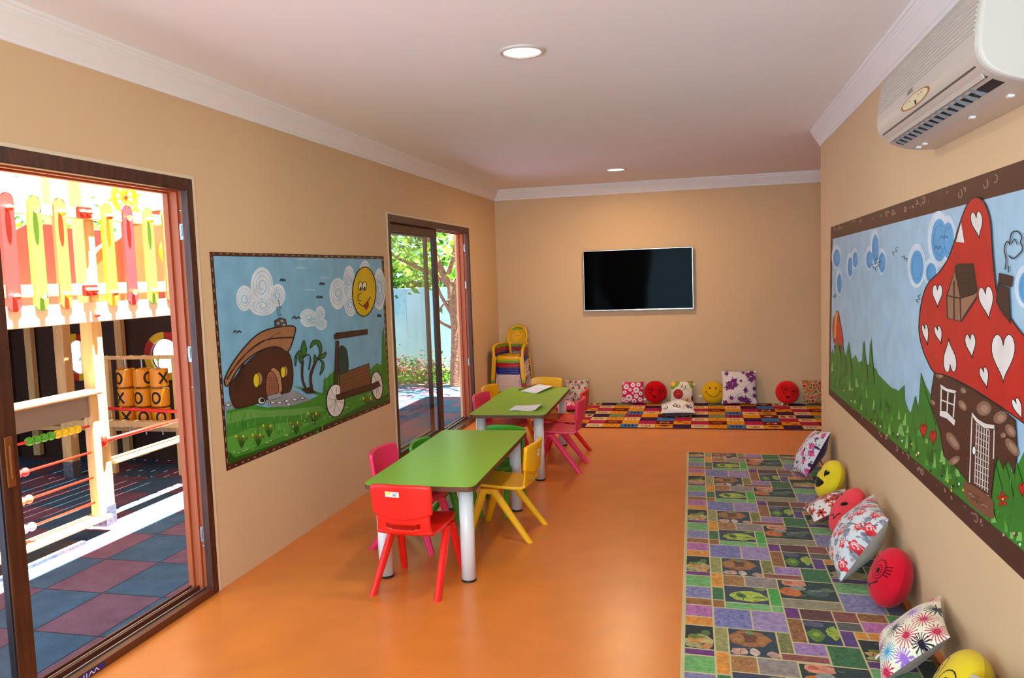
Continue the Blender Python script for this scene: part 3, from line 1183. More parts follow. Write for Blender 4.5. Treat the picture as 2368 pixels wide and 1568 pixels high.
# --- number rug along the back wall
t = thing('number_rug', 'long colourful rug of numbered squares lying along the back wall', 'rug', (2.2, 8.2, 0))
off = (2.2, 8.2, 0)
X0, X1, Y0, Y1 = 0.62, 4.3, 7.50, 8.945
boxpart('rug_base', (X0, X1, Y0, Y1, 0.0, 0.006), mat('rug_maroon_edge', '#5A1622', rough=0.95), t, off)
PX_, PY_ = 0.168, 0.1745
CO = dict(b='#E3BE83', m='#B01E4A', p='#35163F', o='#E3960F', d='#6E0712', u='#3A78B4', t='#79886A')
cols = ['bmbpbmbp', 'odoiodoi', 'uobmuobm', 'bmpobmpo', 'oduqoduq', 'pomcpomc']
gl = {}
a_ = Art()
xs = 1.206 - PX_ * 3 - 0.13
ncol = int((X1 - X0) / PX_) + 2
base_col = 3   # column whose left edge is at x = 1.04 is pattern 'p..'
for ci in range(-3, 20):
    xa = 1.206 + (ci) * PX_ - PX_ * 0 - 0.16 + 0.16
    pat = ci % 6
    for ri in range(8):
        ya = 7.515 + ri * (Y1 - 7.52) / 8.0
        yb = ya + (Y1 - 7.52) / 8.0
        x_a, x_b = max(xa, X0 + 0.01), min(xa + PX_, X1)
        if x_b - x_a < 0.02:
            continue
        k = ri % 4
        cx, cy = xa + PX_ / 2, (ya + yb) / 2
        if pat == 0:
            c, g = ((CO['b'], ('8', '#4C93A0')), (CO['m'], None), (CO['b'], ('0', '#3A1C34')), (CO['p'], ('8', '#35163F')))[k]
        elif pat == 1:
            c, g = ((CO['o'], 'dots'), (CO['d'], ('1', '#E8B98B')), (CO['o'], 'dots'), (CO['t'], None))[k]
        elif pat == 2:
            c, g = ((CO['u'], 'bars'), (CO['o'], 'specks'), (CO['b'], ('5', '#7E1C18')), (CO['m'], 'bars'))[k]
        elif pat == 3:
            c, g = ((CO['b'], ('6', '#7E1C18')), (CO['m'], None), (CO['p'], ('3', '#7A1E50')), (CO['o'], None))[k]
        elif pat == 4:
            c, g = ((CO['o'], 'bird'), (CO['d'], ('2', '#EBC495')), (CO['u'], 'specks'), (CO['d'], ('4', '#EBB98B')))[k]
        else:
            c, g = ((CO['p'], ('7', '#4E1C50')), (CO['o'], 'balls'), (CO['m'], None), (CO['b'], 'cherries'))[k]
        gp = 0.0022
        a_.poly([(x_a + gp, ya + gp), (x_b - gp, ya + gp), (x_b - gp, yb - gp), (x_a + gp, yb - gp)], c)
        if x_b - x_a < PX_ * 0.9 or g is None:
            continue
        if isinstance(g, tuple):
            a_.text(g[0], 0.13, cx, cy, g[1], rot=90, sx=1.3)
        elif g == 'dots':
            for dx, dy in ((-0.05, 0.03), (0, 0.05), (0.05, 0.02), (-0.03, -0.04), (0.03, -0.035), (0.0, 0.0)):
                a_.poly(ell(cx + dx, cy + dy, 0.017, 0.012, n=10), '#A94A14')
        elif g == 'bars':
            for dx in (-0.035, 0, 0.035):
                a_.poly(rrect(cx + dx - 0.010, cx + dx + 0.010, cy - 0.045, cy + 0.045, 0.004, 2), '#341A3A')
            a_.stroke([(cx + 0.05, cy + 0.02), (cx + 0.085, cy + 0.02)], 0.012, '#1E2A3A')
        elif g == 'specks':
            for dx, dy in ((-0.04, 0.03), (0.0, -0.03), (0.045, 0.035), (0.03, -0.01)):
                a_.poly(ell(cx + dx, cy + dy, 0.014, 0.010, n=10), '#8A7A3E' if c == CO['o'] else '#5A3A58')
        elif g == 'bird':
            a_.poly(ell(cx, cy + 0.015, 0.055, 0.03), '#6E1A12')
            a_.poly(ell(cx + 0.01, cy - 0.045, 0.022, 0.016), '#3A78B4')
            a_.stroke([(cx + 0.04, cy + 0.02), (cx + 0.075, cy + 0.03)], 0.014, '#A02A12')
        elif g == 'balls':
            a_.poly(ell(cx - 0.025, cy + 0.035, 0.034, 0.024), '#7E130F')
            a_.poly(ell(cx + 0.035, cy - 0.025, 0.034, 0.024), '#7E130F')
        elif g == 'cherries':
            for dx, dy in ((-0.04, 0.03), (0.04, 0.035), (-0.035, -0.03), (0.042, -0.028)):
                a_.poly(ell(cx + dx, cy + dy, 0.029, 0.021), '#4A0F12')
m = MB()
a_.lay(m, lambda u, v, hh: V(u, v, 0.0062 + hh), h0=0.0, dh=0.000004)
m.build('printed_squares', RUG2, t, off)

# --- patchwork rug along the right wall
t = thing('patchwork_rug', 'patchwork rug of flowery rectangles along the right wall under the pillows', 'rug', (2.7, 4.0, 0))
off = (2.7, 4.0, 0)
SEAM = '#C9B98A'
RX0, RY1, RX1 = 2.196, 6.508, 3.192


def rugp(u, v, z):
    """u metres from the left edge, v metres from the far edge towards the camera"""
    return V(RX0 + 0.0115 * v + u * (1 - 0.0115 * v), RY1 - v + (-0.045 * u), z)


m = MB()
n_v = 11
rg = MB()
RL = 5.0
rg.prism([(0, 0), (0.994, 0), (0.94, RL), (0, RL)], rugp, 0.0, 0.007)
rg.build('rug_base', mat('rug_seam_cream', SEAM, rough=0.95, bump=(300, 0.5, 0.003)), t, off)
bd = MB()
bd.prism([(0.994, 0), (1.008, 0), (0.955, RL), (0.941, RL)], rugp, 0.0, 0.009)
bd.build('rug_binding', mat('rug_binding_brown', '#8A4B22', rough=0.9), t, off)
CELLS = '''.017 .133 0 .203 K
.017 .133 .212 .256 #6C2A72
.017 .133 .266 .392 #6FA85E
.017 .133 .402 .530 #8580A8 v
.017 .133 .540 .605 #9A6128 b
.017 .133 .615 .725 #B66AA0 v
.017 .133 .735 .812 #D98A2A
.141 .190 0 .210 #9A9354
.141 .190 .218 .386 #DD8F2C
.141 .190 .396 .532 #3D6F3A g
.141 .190 .542 .615 #9A6128 b
.142 .299 .624 .812 #7C79AC v
.306 .446 .624 .812 #9E86B0
.197 .388 0 .226 F
.396 .446 0 .172 #7E7A3E g
.396 .572 .181 .228 #8E4A42
.197 .294 .236 .356 #A9743E b
.301 .446 .236 .356 #95857F
.197 .392 .364 .548 L
.400 .446 .364 .552 #45A23C
.197 .392 .556 .616 #74B06A
.400 .446 .560 .616 #74B06A
.453 .574 .077 .172 #A07AAE v
.581 .706 .077 .238 #3A6B3C g
.453 .706 .247 .458 S
.453 .706 .466 .556 #8F8669
.453 .510 .564 .668 #6C2A72
.517 .648 .564 .668 #5E332C b
.655 .750 .564 .664 #86483E b
.453 .510 .676 .888 #94602E b
.517 .648 .676 .888 M
.655 .750 .672 .745 #5F5A58
.655 .706 .753 .888 #5E3B78
.714 .757 .753 .812 #D98A2A
.714 .885 0 .170 K
.714 .885 .178 .226 #5D2A66
.714 .885 .234 .350 #74A565
.714 .885 .358 .556 #8580A8 v
.757 .868 .564 .640 #8F5A26 b
.757 .868 .648 .745 #B66AA0 v
.764 .868 .753 .812 #D98A2A
.893 .980 0 .120 #3D6F3A g
.893 .980 .128 .300 #26352A g
.893 .980 .308 .400 #9A6128 b
.893 .980 .408 .556 #55556E
.876 .980 .564 .700 #4C8A46 g
.876 .980 .708 .812 #2C3A30 g'''
rr = random.Random(3)


def blob(cx, cy, rx, ry, n=11, jag=0.25):
    return [(cx + rx * (1 + rr.uniform(-jag, jag)) * math.cos(2 * math.pi * k / n), cy + ry * (1 + rr.uniform(-jag, jag)) * math.sin(2 * math.pi * k / n)) for k in range(n)]


a_ = Art()
for rep in range(-1, 7):
    v0 = 0.763 + (rep - 1) * 0.821
    rr = random.Random(3)
    for line in CELLS.split('\n'):
        q = line.split()
        ua, ub, va, vb = map(float, q[:4])
        va, vb = va + v0, vb + v0
        if va > RL - 0.02 or vb < 0.02:
            continue
        va, vb = max(va, 0.006), min(vb, RL - 0.01)
        if vb - va < 0.012:
            continue
        c = q[4]
        a_.ops.append(('r',))
        rect = [(ua, va), (ub, va), (ub, vb), (ua, vb)]
        W_, Hh = ub - ua, vb - va
        full = Hh > 0.1

        def B(fx, fy, rx, ry, col, jag=0.25, n=11):
            pts_ = [(min(max(p_[0], ua), ub), min(max(p_[1], va), vb)) for p_ in blob(ua + W_ * fx, va + Hh * fy, W_ * rx, Hh * ry, n, jag)]
            if max(p_[0] for p_ in pts_) - min(p_[0] for p_ in pts_) > 0.003:
                a_.poly(pts_, col)
        if c == 'K':
            a_.poly(rect, '#1C2019')
            if full:
                B(.55, .72, .5, .3, '#B9A768')
                B(.35, .62, .28, .14, '#C98A3C')
                B(.75, .85, .2, .12, '#D08A50')
                B(.4, .5, .3, .09, '#6E7A22')
                B(.75, .3, .18, .12, '#56702A')
                B(.2, .88, .18, .1, '#9E9C62')
        elif c == 'F':
            a_.poly(rect, '#2C3A46')
            if full:
                B(.45, .36, .42, .34, '#9A6230', .15, 15)
                B(.42, .32, .25, .18, '#6B3C1E', .2)
                B(.2, .36, .14, .18, '#AE7440')
                B(.7, .4, .12, .2, '#A5692F')
                B(.45, .12, .1, .09, '#6E8A56')
                B(.2, .86, .2, .13, '#C79A84')
                B(.5, .84, .1, .14, '#D0B8A8')
                B(.88, .88, .14, .12, '#B98E7C')
        elif c == 'L':
            a_.poly(rect, '#3C3A52')
            if full:
                B(.55, .6, .45, .32, '#A9B93A', .14, 14)
                B(.38, .56, .12, .17, '#4C6A26')
                B(.38, .55, .06, .09, '#2F5A36')
                B(.8, .62, .16, .05, '#5E7A24')
                B(.85, .1, .16, .08, '#7E9A36')
                B(.05, .78, .1, .16, '#284A44')
        elif c == 'S':
            a_.poly(rect, '#24352F')
            if full:
                B(.28, .14, .25, .18, '#D98A6E', .15)
                B(.2, .12, .08, .08, '#C0603E')
                B(.2, .6, .2, .26, '#C96B22', .2)
                B(.35, .4, .14, .12, '#8E9488')
                B(.68, .6, .22, .2, '#43584F')
                B(.62, .5, .12, .06, '#6E8078')
                B(.86, .4, .14, .1, '#5A664E')
        elif c == 'M':
            a_.poly(rect, '#22353F')
            if full:
                B(.3, .16, .34, .14, '#5C5470')
                B(.28, .64, .26, .26, '#5E7E24', .15)
                B(.3, .62, .12, .1, '#86A030')
                B(.85, .5, .2, .3, '#9AAE36', .2)
                B(.8, .9, .3, .1, '#1F2E5A')
        if c in 'KFLSM' and full:
            for k in range(16):
                x_, y_ = ua + W_ * rr.uniform(.08, .92), va + Hh * rr.uniform(.1, .9)
                an = rr.uniform(0, 6.28)
                l_ = rr.uniform(.01, .03)
                e_ = (min(max(x_ + l_ * math.cos(an), ua), ub), min(max(y_ + l_ * math.sin(an) * .6, va), vb))
                a_.stroke([(x_, y_), ((x_ + e_[0]) / 2, min(y_ + .004, vb)), e_], rr.uniform(.002, .004), rr.choice(('#15201A', '#1C2A22', '#8A9A6E', '#3A2A1E')))
        if c not in 'KFLSM':
            a_.poly(rect, c)
            if len(q) > 5:
                base = rgb(c)
                f_ = {'v': 0.45, 'b': 0.45, 'g': 0.4}[q[5]]
                dk = tuple(x_ * f_ for x_ in base)
                lt = tuple(min(1, x_ * 1.45) for x_ in base)
                for k in range(int(34 * W_ * Hh / 0.015)):
                    x_, y_ = ua + W_ * rr.uniform(.06, .94), va + Hh * rr.uniform(.08, .92)
                    an = rr.uniform(0, 6.28)
                    l_ = rr.uniform(.006, .020)
                    e_ = (min(max(x_ + l_ * math.cos(an), ua), ub), min(max(y_ + l_ * math.sin(an), va), vb))
                    a_.stroke([(x_, y_), e_], rr.uniform(.0018, .0048), dk if k % 3 else lt)
m = MB()
a_.lay(m, lambda u, v, hh: rugp(u, v, 0.0072 + hh), h0=0.0, dh=0.000008)
m.build('patchwork', RUG, t, off)


# ------------------------------------------------------------------ pillows
def frame(c, right, up):
    r_ = Vector(right).normalized()
    u_ = Vector(up)
    u_ = (u_ - r_ * u_.dot(r_)).normalized()
    n_ = r_.cross(u_)
    return Matrix(((r_.x, u_.x, n_.x, c[0]), (r_.y, u_.y, n_.y, c[1]), (r_.z, u_.z, n_.z, c[2]), (0, 0, 0, 1)))


def pillow(name, label, c, right, up, size, thick, art_, base, back, round_=False, cat='pillow', N=70, tagpos=None, roll=0, material=None, group=None, seed=1, asp=1.0):
    rn = random.Random(seed)
    ph = [rn.uniform(0, 6.28) for _ in range(6)]
    s = size / 2
    t_ = thing(name, label, cat, (0, 0, 0), group=group)
    t_.matrix_world = frame(c, right, up) @ Matrix.Rotation(R(roll), 4, 'Z')

    def surf(side):
        def fn(u, v):
            a, b = 2 * u - 1, 2 * v - 1
            if round_:
                x_, y_ = a * math.sqrt(1 - b * b / 2), b * math.sqrt(1 - a * a / 2)
                r2 = min(1.0, x_ * x_ + y_ * y_)
                z_ = thick / 2 * (1 - r2) ** 0.5 * (1 + 0.05 * math.sin(3 * x_ + ph[0]))
                return V(s * x_, s * y_ * asp, side * z_)
            e = 0.07
            x_ = a * (1 - e * (1 - b * b) * abs(a) ** 1.5)
            y_ = b * (1 - e * (1 - a * a) * abs(b) ** 1.5)
            q = max(0, (1 - a * a)) ** 0.55 * max(0, (1 - b * b)) ** 0.55
            wr = 1 + 0.07 * math.sin(4 * a + ph[0]) * math.sin(3.3 * b + ph[1]) + 0.05 * math.sin(9 * a * b + ph[2])
            return V(s * x_, s * y_ * asp, side * thick / 2 * q * wr)
        return fn
    M_ = material or (PLUSH if round_ else CLOTH)
    mb_ = MB().grid(surf(1), N, N)
    uv = np.array([(p.x / s, p.y / (s * asp)) for p in mb_.v])
    pc_ = art_.colors(uv, base) if art_ else np.tile(np.array(rgb(base)), (len(uv), 1))
    mb_.build('front_cover', M_, t_, smooth=True, pc=pc_)
    n2 = max(16, N // 3)
    mb2 = MB().grid(lambda u, v: surf(-1)(1 - u, v), n2, n2)
    mb2.build('back_cover', M_, t_, smooth=True, pc=np.tile(np.array(rgb(back)), (len(mb2.v), 1)))
    if tagpos:
        x_, y_, an = tagpos
        T_ = Matrix.Translation((x_ * s, y_ * s * asp, 0)) @ Matrix.Rotation(R(an), 4, 'Z')
        MB(T_).grid(lambda u, v: V(-0.009 + 0.018 * u, -0.034 * v, 0.002 * math.sin(v * 3)), 2, 4).build('care_label', mat('care_label_white', '#EFEDEA', rough=0.7), t_, solid=0.0008)
    return t_


def flower(a_, x, y, r, cols_, petals=8, ctr=None, rot=0, w=0.42):
    for k in range(petals):
        an = 360 * k / petals + rot
        a_.poly(ell(x + r * 0.58 * math.cos(R(an)), y + r * 0.58 * math.sin(R(an)), r * 0.46, r * w * 0.6, an, n=10), cols_)
    if ctr:
        a_.poly(ell(x, y, r * 0.3, n=10), ctr)


def rose(a_, x, y, r, c1, c2, c3, rn):
    for k in range(6):
        an = k * 60 + rn.uniform(-15, 15)
        a_.poly(ell(x + r * .5 * math.cos(R(an)), y + r * .5 * math.sin(R(an)), r * .55, r * .42, an, n=9), c1 if k % 2 else c2)
    a_.poly(ell(x, y, r * .5, n=9), c2)
    a_.stroke(ell(x, y, r * .34, n=9, a0=0, a1=280), r * .14, c3)
    a_.stroke(ell(x + r * .1, y, r * .65, r * .6, n=9, a0=30, a1=200), r * .1, c3)


def leafs(a_, x, y, r, col, rn, n=4):
    for k in range(n):
        an = rn.uniform(0, 360)
        a_.poly(ell(x + r * 1.15 * math.cos(R(an)), y + r * 1.15 * math.sin(R(an)), r * .35, r * .15, an, n=8), col)


def lash_face(base_dark='#241010', tilt=0):
    a_ = Art()
    T_ = lambda x, y: (x * math.cos(R(tilt)) - y * math.sin(R(tilt)), x * math.sin(R(tilt)) + y * math.cos(R(tilt)))
    def E_(x, y, rx, ry=None, **k):
        return [T_(*p) for p in ell(x, y, rx, ry, **k)]
    for sx, ex in ((-1, -.32), (1, .34)):
        a_.stroke(E_(ex, .20, .26, .33, n=26) + [T_(ex + .26, .20)], .032, base_dark)
        a_.stroke(E_(ex + .02, .16, .14, .18, n=18) + [T_(ex + .16, .16)], .028, base_dark)
        a_.poly(E_(ex + .02, .16, .075, .10), base_dark)
        for k in range(4):
            an = (150 + 14 * k) if sx < 0 else (30 - 14 * k)
            p0 = (ex + .26 * math.cos(R(an)), .20 + .33 * math.sin(R(an)))
            p1 = (ex + .44 * math.cos(R(an)), .22 + .48 * math.sin(R(an)))
            a_.stroke([T_(*p0), T_(*p1)], .032, base_dark)
    a_.stroke([T_(*p) for p in ((-.46, -.14), (-.3, -.22), (-.1, -.36), (.1, -.40), (.3, -.30), (.46, -.18))], .036, base_dark, sm=True)
    a_.poly([T_(*p) for p in ((-.14, -.36), (.16, -.38), (.1, -.52), (-.04, -.54))], base_dark)
    a_.stroke([T_(-.52, -.10), T_(-.40, -.20)], .034, base_dark)
    a_.stroke([T_(.52, -.14), T_(.40, -.26)], .034, base_dark)
    return a_


RB = (1, 0, 0)                       # right/up vectors for pillows against the back wall
UB = (0, math.sin(R(14)), math.cos(R(14)))
YW = D - 0.075


def back_pillow(name, label, px, z_half, size, thick, art_, base, back, **k):
    x_ = px
    th = R(k.pop('lean', 14))
    h_ = size / 2 * k.get('asp', 1.0)
    yc = D - 0.012 - h_ * math.sin(th) - thick / 2 * math.cos(th) * 0.55
    zc = 0.008 + h_ * math.cos(th) + 0.25 * thick * math.sin(th)
    return pillow(name, label, (x_, yc, zc), k.pop('right', RB), (0, math.sin(th), math.cos(th)), size, thick, art_, base, back, **k)


# cherries and black swirls
rn = random.Random(5)
a_ = Art()
for k in range(70):
    x_, y_ = rn.uniform(-.92, .92), rn.uniform(-.92, .92)
    a_.stroke(ell(x_, y_, .09, .07, n=9, a0=rn.uniform(0, 200), a1=rn.uniform(200, 360)), .028, '#2E2420')
for i in range(4):
    for j in range(4):
        x_, y_ = -.75 + .5 * i + (.2 if j % 2 else 0), -.75 + .5 * j
        a_.poly(ell(x_, y_, .10, .10), '#C0202A')
        a_.stroke([(x_, y_ + .08), (x_ + .05, y_ + .2)], .02, '#30241E')
back_pillow('cushion', 'white cushion with black twigs and red cherries, behind the far yellow chair', 0.918, 0, 0.275, 0.10, a_, '#DDD2C4', '#2A2430', seed=3)
# pink floral one lying beneath it
a_ = Art()
for k in range(14):
    x_, y_ = rn.uniform(-.8, .8), rn.uniform(-.8, .8)
    flower(a_, x_, y_, .16, '#F2D8E0', 7, '#D02A60')
pillow('cushion', 'bright pink flowered cushion lying on the rug below the cherry cushion', (0.86, 8.42, 0.06), (1, 0, 0), (0, 1, 0.12), 0.26, 0.10, a_, '#D8186A', '#D8186A', seed=4)
# purple round one by the stack
pillow('plush_cushion', 'round purple cushion in the corner just right of the armchair stack', (0.50, 8.68, 0.155), (1, 0.1, 0), (0, 0.5, 0.85), 0.30, 0.13, None, '#8E3B86', '#8E3B86', round_=True, N=24)
# pink daisies
a_ = Art()
for x_, y_, r_ in ((-.55, .5, .25), (.05, .68, .22), (.55, .72, .2), (.35, .2, .27), (-.2, .22, .16), (-.7, .0, .18), (-.3, -.5, .3), (.35, -.35, .2), (.75, -.1, .18),
                   (.15, -.8, .22), (.7, -.65, .2), (-.8, -.65, .2), (-.55, -.9, .12), (-.85, .85, .14), (.85, .4, .12), (.05, -.08, .1)):
    flower(a_, x_, y_, r_, '#F1DCD8', 10, '#7A4A78', w=.5)
back_pillow('cushion', 'small pink cushion covered in white daisies against the back wall', 1.555, 0, 0.248, 0.09, a_, '#D4145A', '#B8124E', seed=5)
back_pillow('smiley_cushion', 'round dark red face cushion between the daisy cushion and the red flower cushion', 1.810, 0, 0.256, 0.12, lash_face('#3A0608', -6), '#C8040E', '#B0040C', round_=True, N=90,
            tagpos=(-.8, -.55, -60))
a_ = Art()
a_.poly([(-1.1, 1.1), (-.2, 1.1), (-.15, .8), (-.35, .5), (-.7, .25), (-1.1, .3)], '#86A52A')
a_.poly(ell(-.78, .75, .24, .24), '#E8B450')
a_.poly([(.5, 1.1), (1.1, 1.1), (1.1, .3), (.8, .35), (.55, .75)], '#86A52A')
a_.poly([(.42, 1.1), (.95, 1.1), (.9, .9), (.45, .86)], '#CC3B22')
a_.stroke([(-.2, .65), (.15, .42), (.6, .15)], .035, '#5E7A34')
for p0, p1 in (((.1, .45), (.08, .68)), ((.05, .45), (-.1, .36)), ((.32, .33), (.33, .55)), ((.3, .3), (.12, .14))):
    a_.stroke([p0, p1], .07, '#6A8440')
flower(a_, -.3, -.18, .42, '#8E1F3A', 16, w=.7)
a_.poly(ell(-.3, -.18, .3, .3), '#D8331A')
flower(a_, -.3, -.18, .27, '#B81E16', 8)
a_.poly(ell(-.3, -.18, .06, .06), '#9EA044')
a_.poly(ell(.45, -.7, .2, .10, 60), '#E0952E')
a_.poly(ell(.05, -.88, .12, .12), '#D8843A')
a_.poly(ell(.92, -.55, .14, .24), '#7E1A22')
a_.poly(ell(-.9, -.9, .14, .12), '#5E1A22')
back_pillow('cushion', 'white cushion with one red flower and green leaves, left of the yellow smiley', 2.10, 0, 0.255, 0.09, a_, '#E8D9CB', '#D8C6B4', N=90, seed=6, tagpos=(.9, .7, 90))
# flat lying pillow
a_ = Art()
for k in range(46):
    x_, y_ = rn.uniform(-.85, .85), rn.uniform(-.85, .85)
    if k % 5 == 0:
        a_.stroke(ell(x_, y_, .11, .11, n=8) + [(x_ + .11, y_)], .06, '#3A2030')
    else:
        a_.stroke(ell(x_, y_, .05, .05, n=7, a0=0, a1=300), .02, '#7A6A5C')
pillow('cushion', 'silvery white cushion with dark blossoms lying flat on the number rug', (2.075, 8.18, 0.078), (1, -0.10, 0), (0.1, 1, 0.10), 0.345, 0.15, a_, '#EFE9E4', '#5A4650',
       seed=8, roll=8)
a_ = Art()
a_.poly(ell(-.26, .34, .065, .085), '#2A1408')
a_.poly(ell(.24, .32, .065, .085), '#2A1408')
a_.stroke([(-.58, .02), (-.42, -.2), (-.2, -.38), (.06, -.45), (.3, -.36), (.48, -.16), (.62, .04)], .045, '#2A1408', sm=True)
a_.stroke([(-.66, -.02), (-.54, .10)], .045, '#2A1408')
a_.stroke([(.56, .12), (.70, 0)], .045, '#2A1408')
back_pillow('smiley_cushion', 'round yellow smiley cushion against the back wall', 2.437, 0, 0.25, 0.125, a_, '#E0AE14', '#C89A10', round_=True, N=80, tagpos=(-.95, -.3, -80))
# purple roses
a_ = Art()
r2 = random.Random(11)
a_.stroke([(-.2, .2), (.1, .0), (.5, .1), (.7, .4), (.5, .75)], .02, '#8E8494', sm=True)
a_.stroke([(-.3, -.75), (-.1, -.45), (.4, -.35), (.75, -.6)], .02, '#8E8494', sm=True)
for x_, y_, r_ in ((-.55, .2, .16), (-.3, .35, .18), (-.25, .1, .15), (-.62, -.02, .16), (-.4, -.05, .13), (.7, .8, .18), (.5, .7, .16), (.68, .45, .16), (.85, .55, .12), (-.7, .8, .12),
                   (.25, .85, .1), (.35, -.2, .14), (.85, -.1, .12), (.3, -.75, .18), (.05, -.7, .15), (.5, -.85, .15), (-.45, -.65, .12), (.85, -.5, .12), (-.8, -.9, .14), (0.1, .35, .08)):
    leafs(a_, x_, y_, r_, '#3A2040', r2)
    rose(a_, x_, y_, r_, '#6E2468', '#8C3A84', '#35103A', r2)
back_pillow('cushion', 'large white cushion with purple roses against the back wall', 2.715, 0, 0.372, 0.13, a_, '#E6D8D6', '#3E1A3E', N=110, seed=12)
back_pillow('smiley_cushion', 'round bright red face cushion near the right end of the back wall', 3.215, 0, 0.252, 0.13, lash_face('#380808', -16), '#E8201C', '#CC1414', round_=True, N=90,
            tagpos=(-.45, -.85, -20), right=(1, 0.18, 0))
a_ = Art()
for k in range(90):
    x_, y_ = rn.uniform(-.95, .95), rn.uniform(-.95, .95)
    r_ = rn.choice((.07, .09, .14))
    a_.poly(ell(x_, y_, r_ * 1.25, r_ * 1.25, n=12), '#E4CDA8')
    a_.poly(ell(x_, y_, r_, r_, n=12), rn.choice(('#A8441C', '#7C6A1E', '#8E3A1A', '#6E6420')))
back_pillow('cushion', 'cushion with brown and olive circles, half hidden by the wall corner', 3.50, 0, 0.262, 0.09, a_, '#B8602A', '#7A5A22', N=80, seed=14)

# --- against the right wall
def side_pillow(name, label, yc, size, thick, lean, art_, base, back, yaw=0, roll=0, dz=0.0, dx=0.0, **k):
    th = R(lean)
    asp = k.get('asp', 1.0)
    if k.get('round_'):
        h_ = size / 2
    else:
        rr_ = R(roll)
        h_ = size / 2 * (abs(math.cos(rr_)) * asp + abs(math.sin(rr_))) * 0.97
    xc = W_R - 0.010 - h_ * math.sin(th) - thick / 2 * math.cos(th) * 0.6 + dx
    zc = 0.010 + h_ * math.cos(th) + thick * 0.22 * math.sin(th) + dz
    y_ = R(yaw)
    right = (math.sin(y_), -math.cos(y_), 0)
    back_v = V(math.cos(y_), math.sin(y_), 0)
    up = back_v * math.sin(th) + V(0, 0, math.cos(th))
    return pillow(name, label, (xc, yc, zc), right, up, size, thick, art_, base, back, roll=roll, **k)


r2 = random.Random(21)
a_ = Art()
for k in range(49):
    x_, y_ = -.88 + .29 * (k % 7) + r2.uniform(-.1, .1), -.88 + .29 * (k // 7) + r2.uniform(-.1, .1)
    if k % 3 == 0:
        rose(a_, x_, y_, .13, '#D8307E', '#EC5A9A', '#9A1A5A', r2)
    elif k % 3 == 1:
        a_.poly(ell(x_, y_, .09, .06, r2.uniform(0, 180)), '#4A2058')
    leafs(a_, x_, y_, .12, '#3C4A38', r2, 3)
side_pillow('cushion', 'white cushion with small pink roses and purple back, farthest on the patchwork rug', 5.76, 0.345, 0.14, 30, a_, '#DAD3D8', '#3C1038', yaw=4, roll=10, N=90, seed=22)
a_ = Art()


def heart(cx, cy, w_, h_, rot=0, n=30):
    out = []
    for k in range(n):
        t_ = 2 * math.pi * k / n
        x_ = 16 * math.sin(t_) ** 3 / 16
        y_ = (13 * math.cos(t_) - 5 * math.cos(2 * t_) - 2 * math.cos(3 * t_) - math.cos(4 * t_)) / 15
        x_, y_ = x_ * w_ / 2, y_ * h_ / 2
        c_, s_ = math.cos(R(rot)), math.sin(R(rot))
        out.append((cx + x_ * c_ - y_ * s_, cy + x_ * s_ + y_ * c_))
    return out


a_.poly(heart(.42, .28, .34, .36, 0), '#1C1206')
a_.poly(heart(-.42, .28, .34, .36, 0), '#1C1206')
a_.poly([(-.5, -.12), (.5, -.12), (.36, -.42), (0, -.54), (-.36, -.42)], '#1C1206', sm=True)
side_pillow('smiley_cushion', 'round yellow cushion with heart shaped eyes against the right wall', 5.21, 0.262, 0.14, 24, a_, '#F0D02A', '#E0BC1E', yaw=12, round_=True, N=90)
a_ = Art()
for k in range(40):
    x_, y_ = r2.uniform(-.9, .9), r2.uniform(-.9, .9)
    flower(a_, x_, y_, r2.uniform(.14, .24), r2.choice(('#C8331C', '#D8481E', '#EDE3DC', '#30201E', '#B82A18')), 6, '#20181A')
flower(a_, -.2, 0, .35, '#E04A22', 6, '#2A1A18')
pillow('cushion', 'orange and white flowered cushion squeezed low between the heart eyed and coral ones', (3.045, 4.80, 0.10), (0.1, -1, 0.0), (1, 0.1, 0.5), 0.27, 0.10, a_, '#E6DCD6', '#B83A20', seed=24, N=80)
a_ = Art()
a_.poly(ell(.42, .26, .19, .085, 30), '#240A0C')
a_.stroke([(-.5, .42), (-.36, .5), (-.18, .42)], .05, '#240A0C', sm=True)
a_.stroke([(-.55, -.10), (-.35, -.30), (0, -.42), (.2, -.32), (.3, -.44), (.45, -.2), (.55, -.12)], .05, '#240A0C', sm=True)
side_pillow('smiley_cushion', 'round coral pink winking cushion behind the big grey and red rose cushion', 4.52, 0.285, 0.13, 30, a_, '#F2464E', '#E03A44', yaw=6, round_=True, N=90)
a_ = Art()
r2 = random.Random(33)
for k in range(49):
    x_, y_ = -.88 + .29 * (k % 7) + r2.uniform(-.1, .1), -.88 + .29 * (k // 7) + r2.uniform(-.1, .1)
    r_ = r2.uniform(.09, .17)
    leafs(a_, x_, y_, r_, r2.choice(('#8A8A90', '#6E6A72', '#B08A90')), r2, 4)
    if k % 2:
        rose(a_, x_, y_, r_, '#C4262C', '#DC3A3C', '#F0D6D4', r2)
    else:
        rose(a_, x_, y_, r_ * .85, '#7E7C84', '#9C9AA2', '#4A484E', r2)
for x_, y_ in ((.1, .0), (-.4, .4)):
    a_.stroke(ell(x_, y_, .2, .12, 40, n=14, a0=0, a1=320), .02, '#8A7A7E')
    a_.stroke(ell(x_, y_, .14, .07, 40, n=12, a0=0, a1=320), .015, '#8A7A7E')
side_pillow('cushion', 'large white cushion with grey and red roses leaning on the right wall', 3.97, 0.375, 0.18, 33, a_, '#D2CECC', '#A89C8C', yaw=0, roll=-3, N=130, seed=26)
side_pillow('smiley_cushion', 'round crimson face cushion by the right wall, nearest of the red ones', 3.58, 0.262, 0.155, 20, lash_face('#2E0408', 4), '#D01428', '#C01224', yaw=4, round_=True, N=120, tagpos=(-.9, -.4, -70))
a_ = Art()
r2 = random.Random(44)
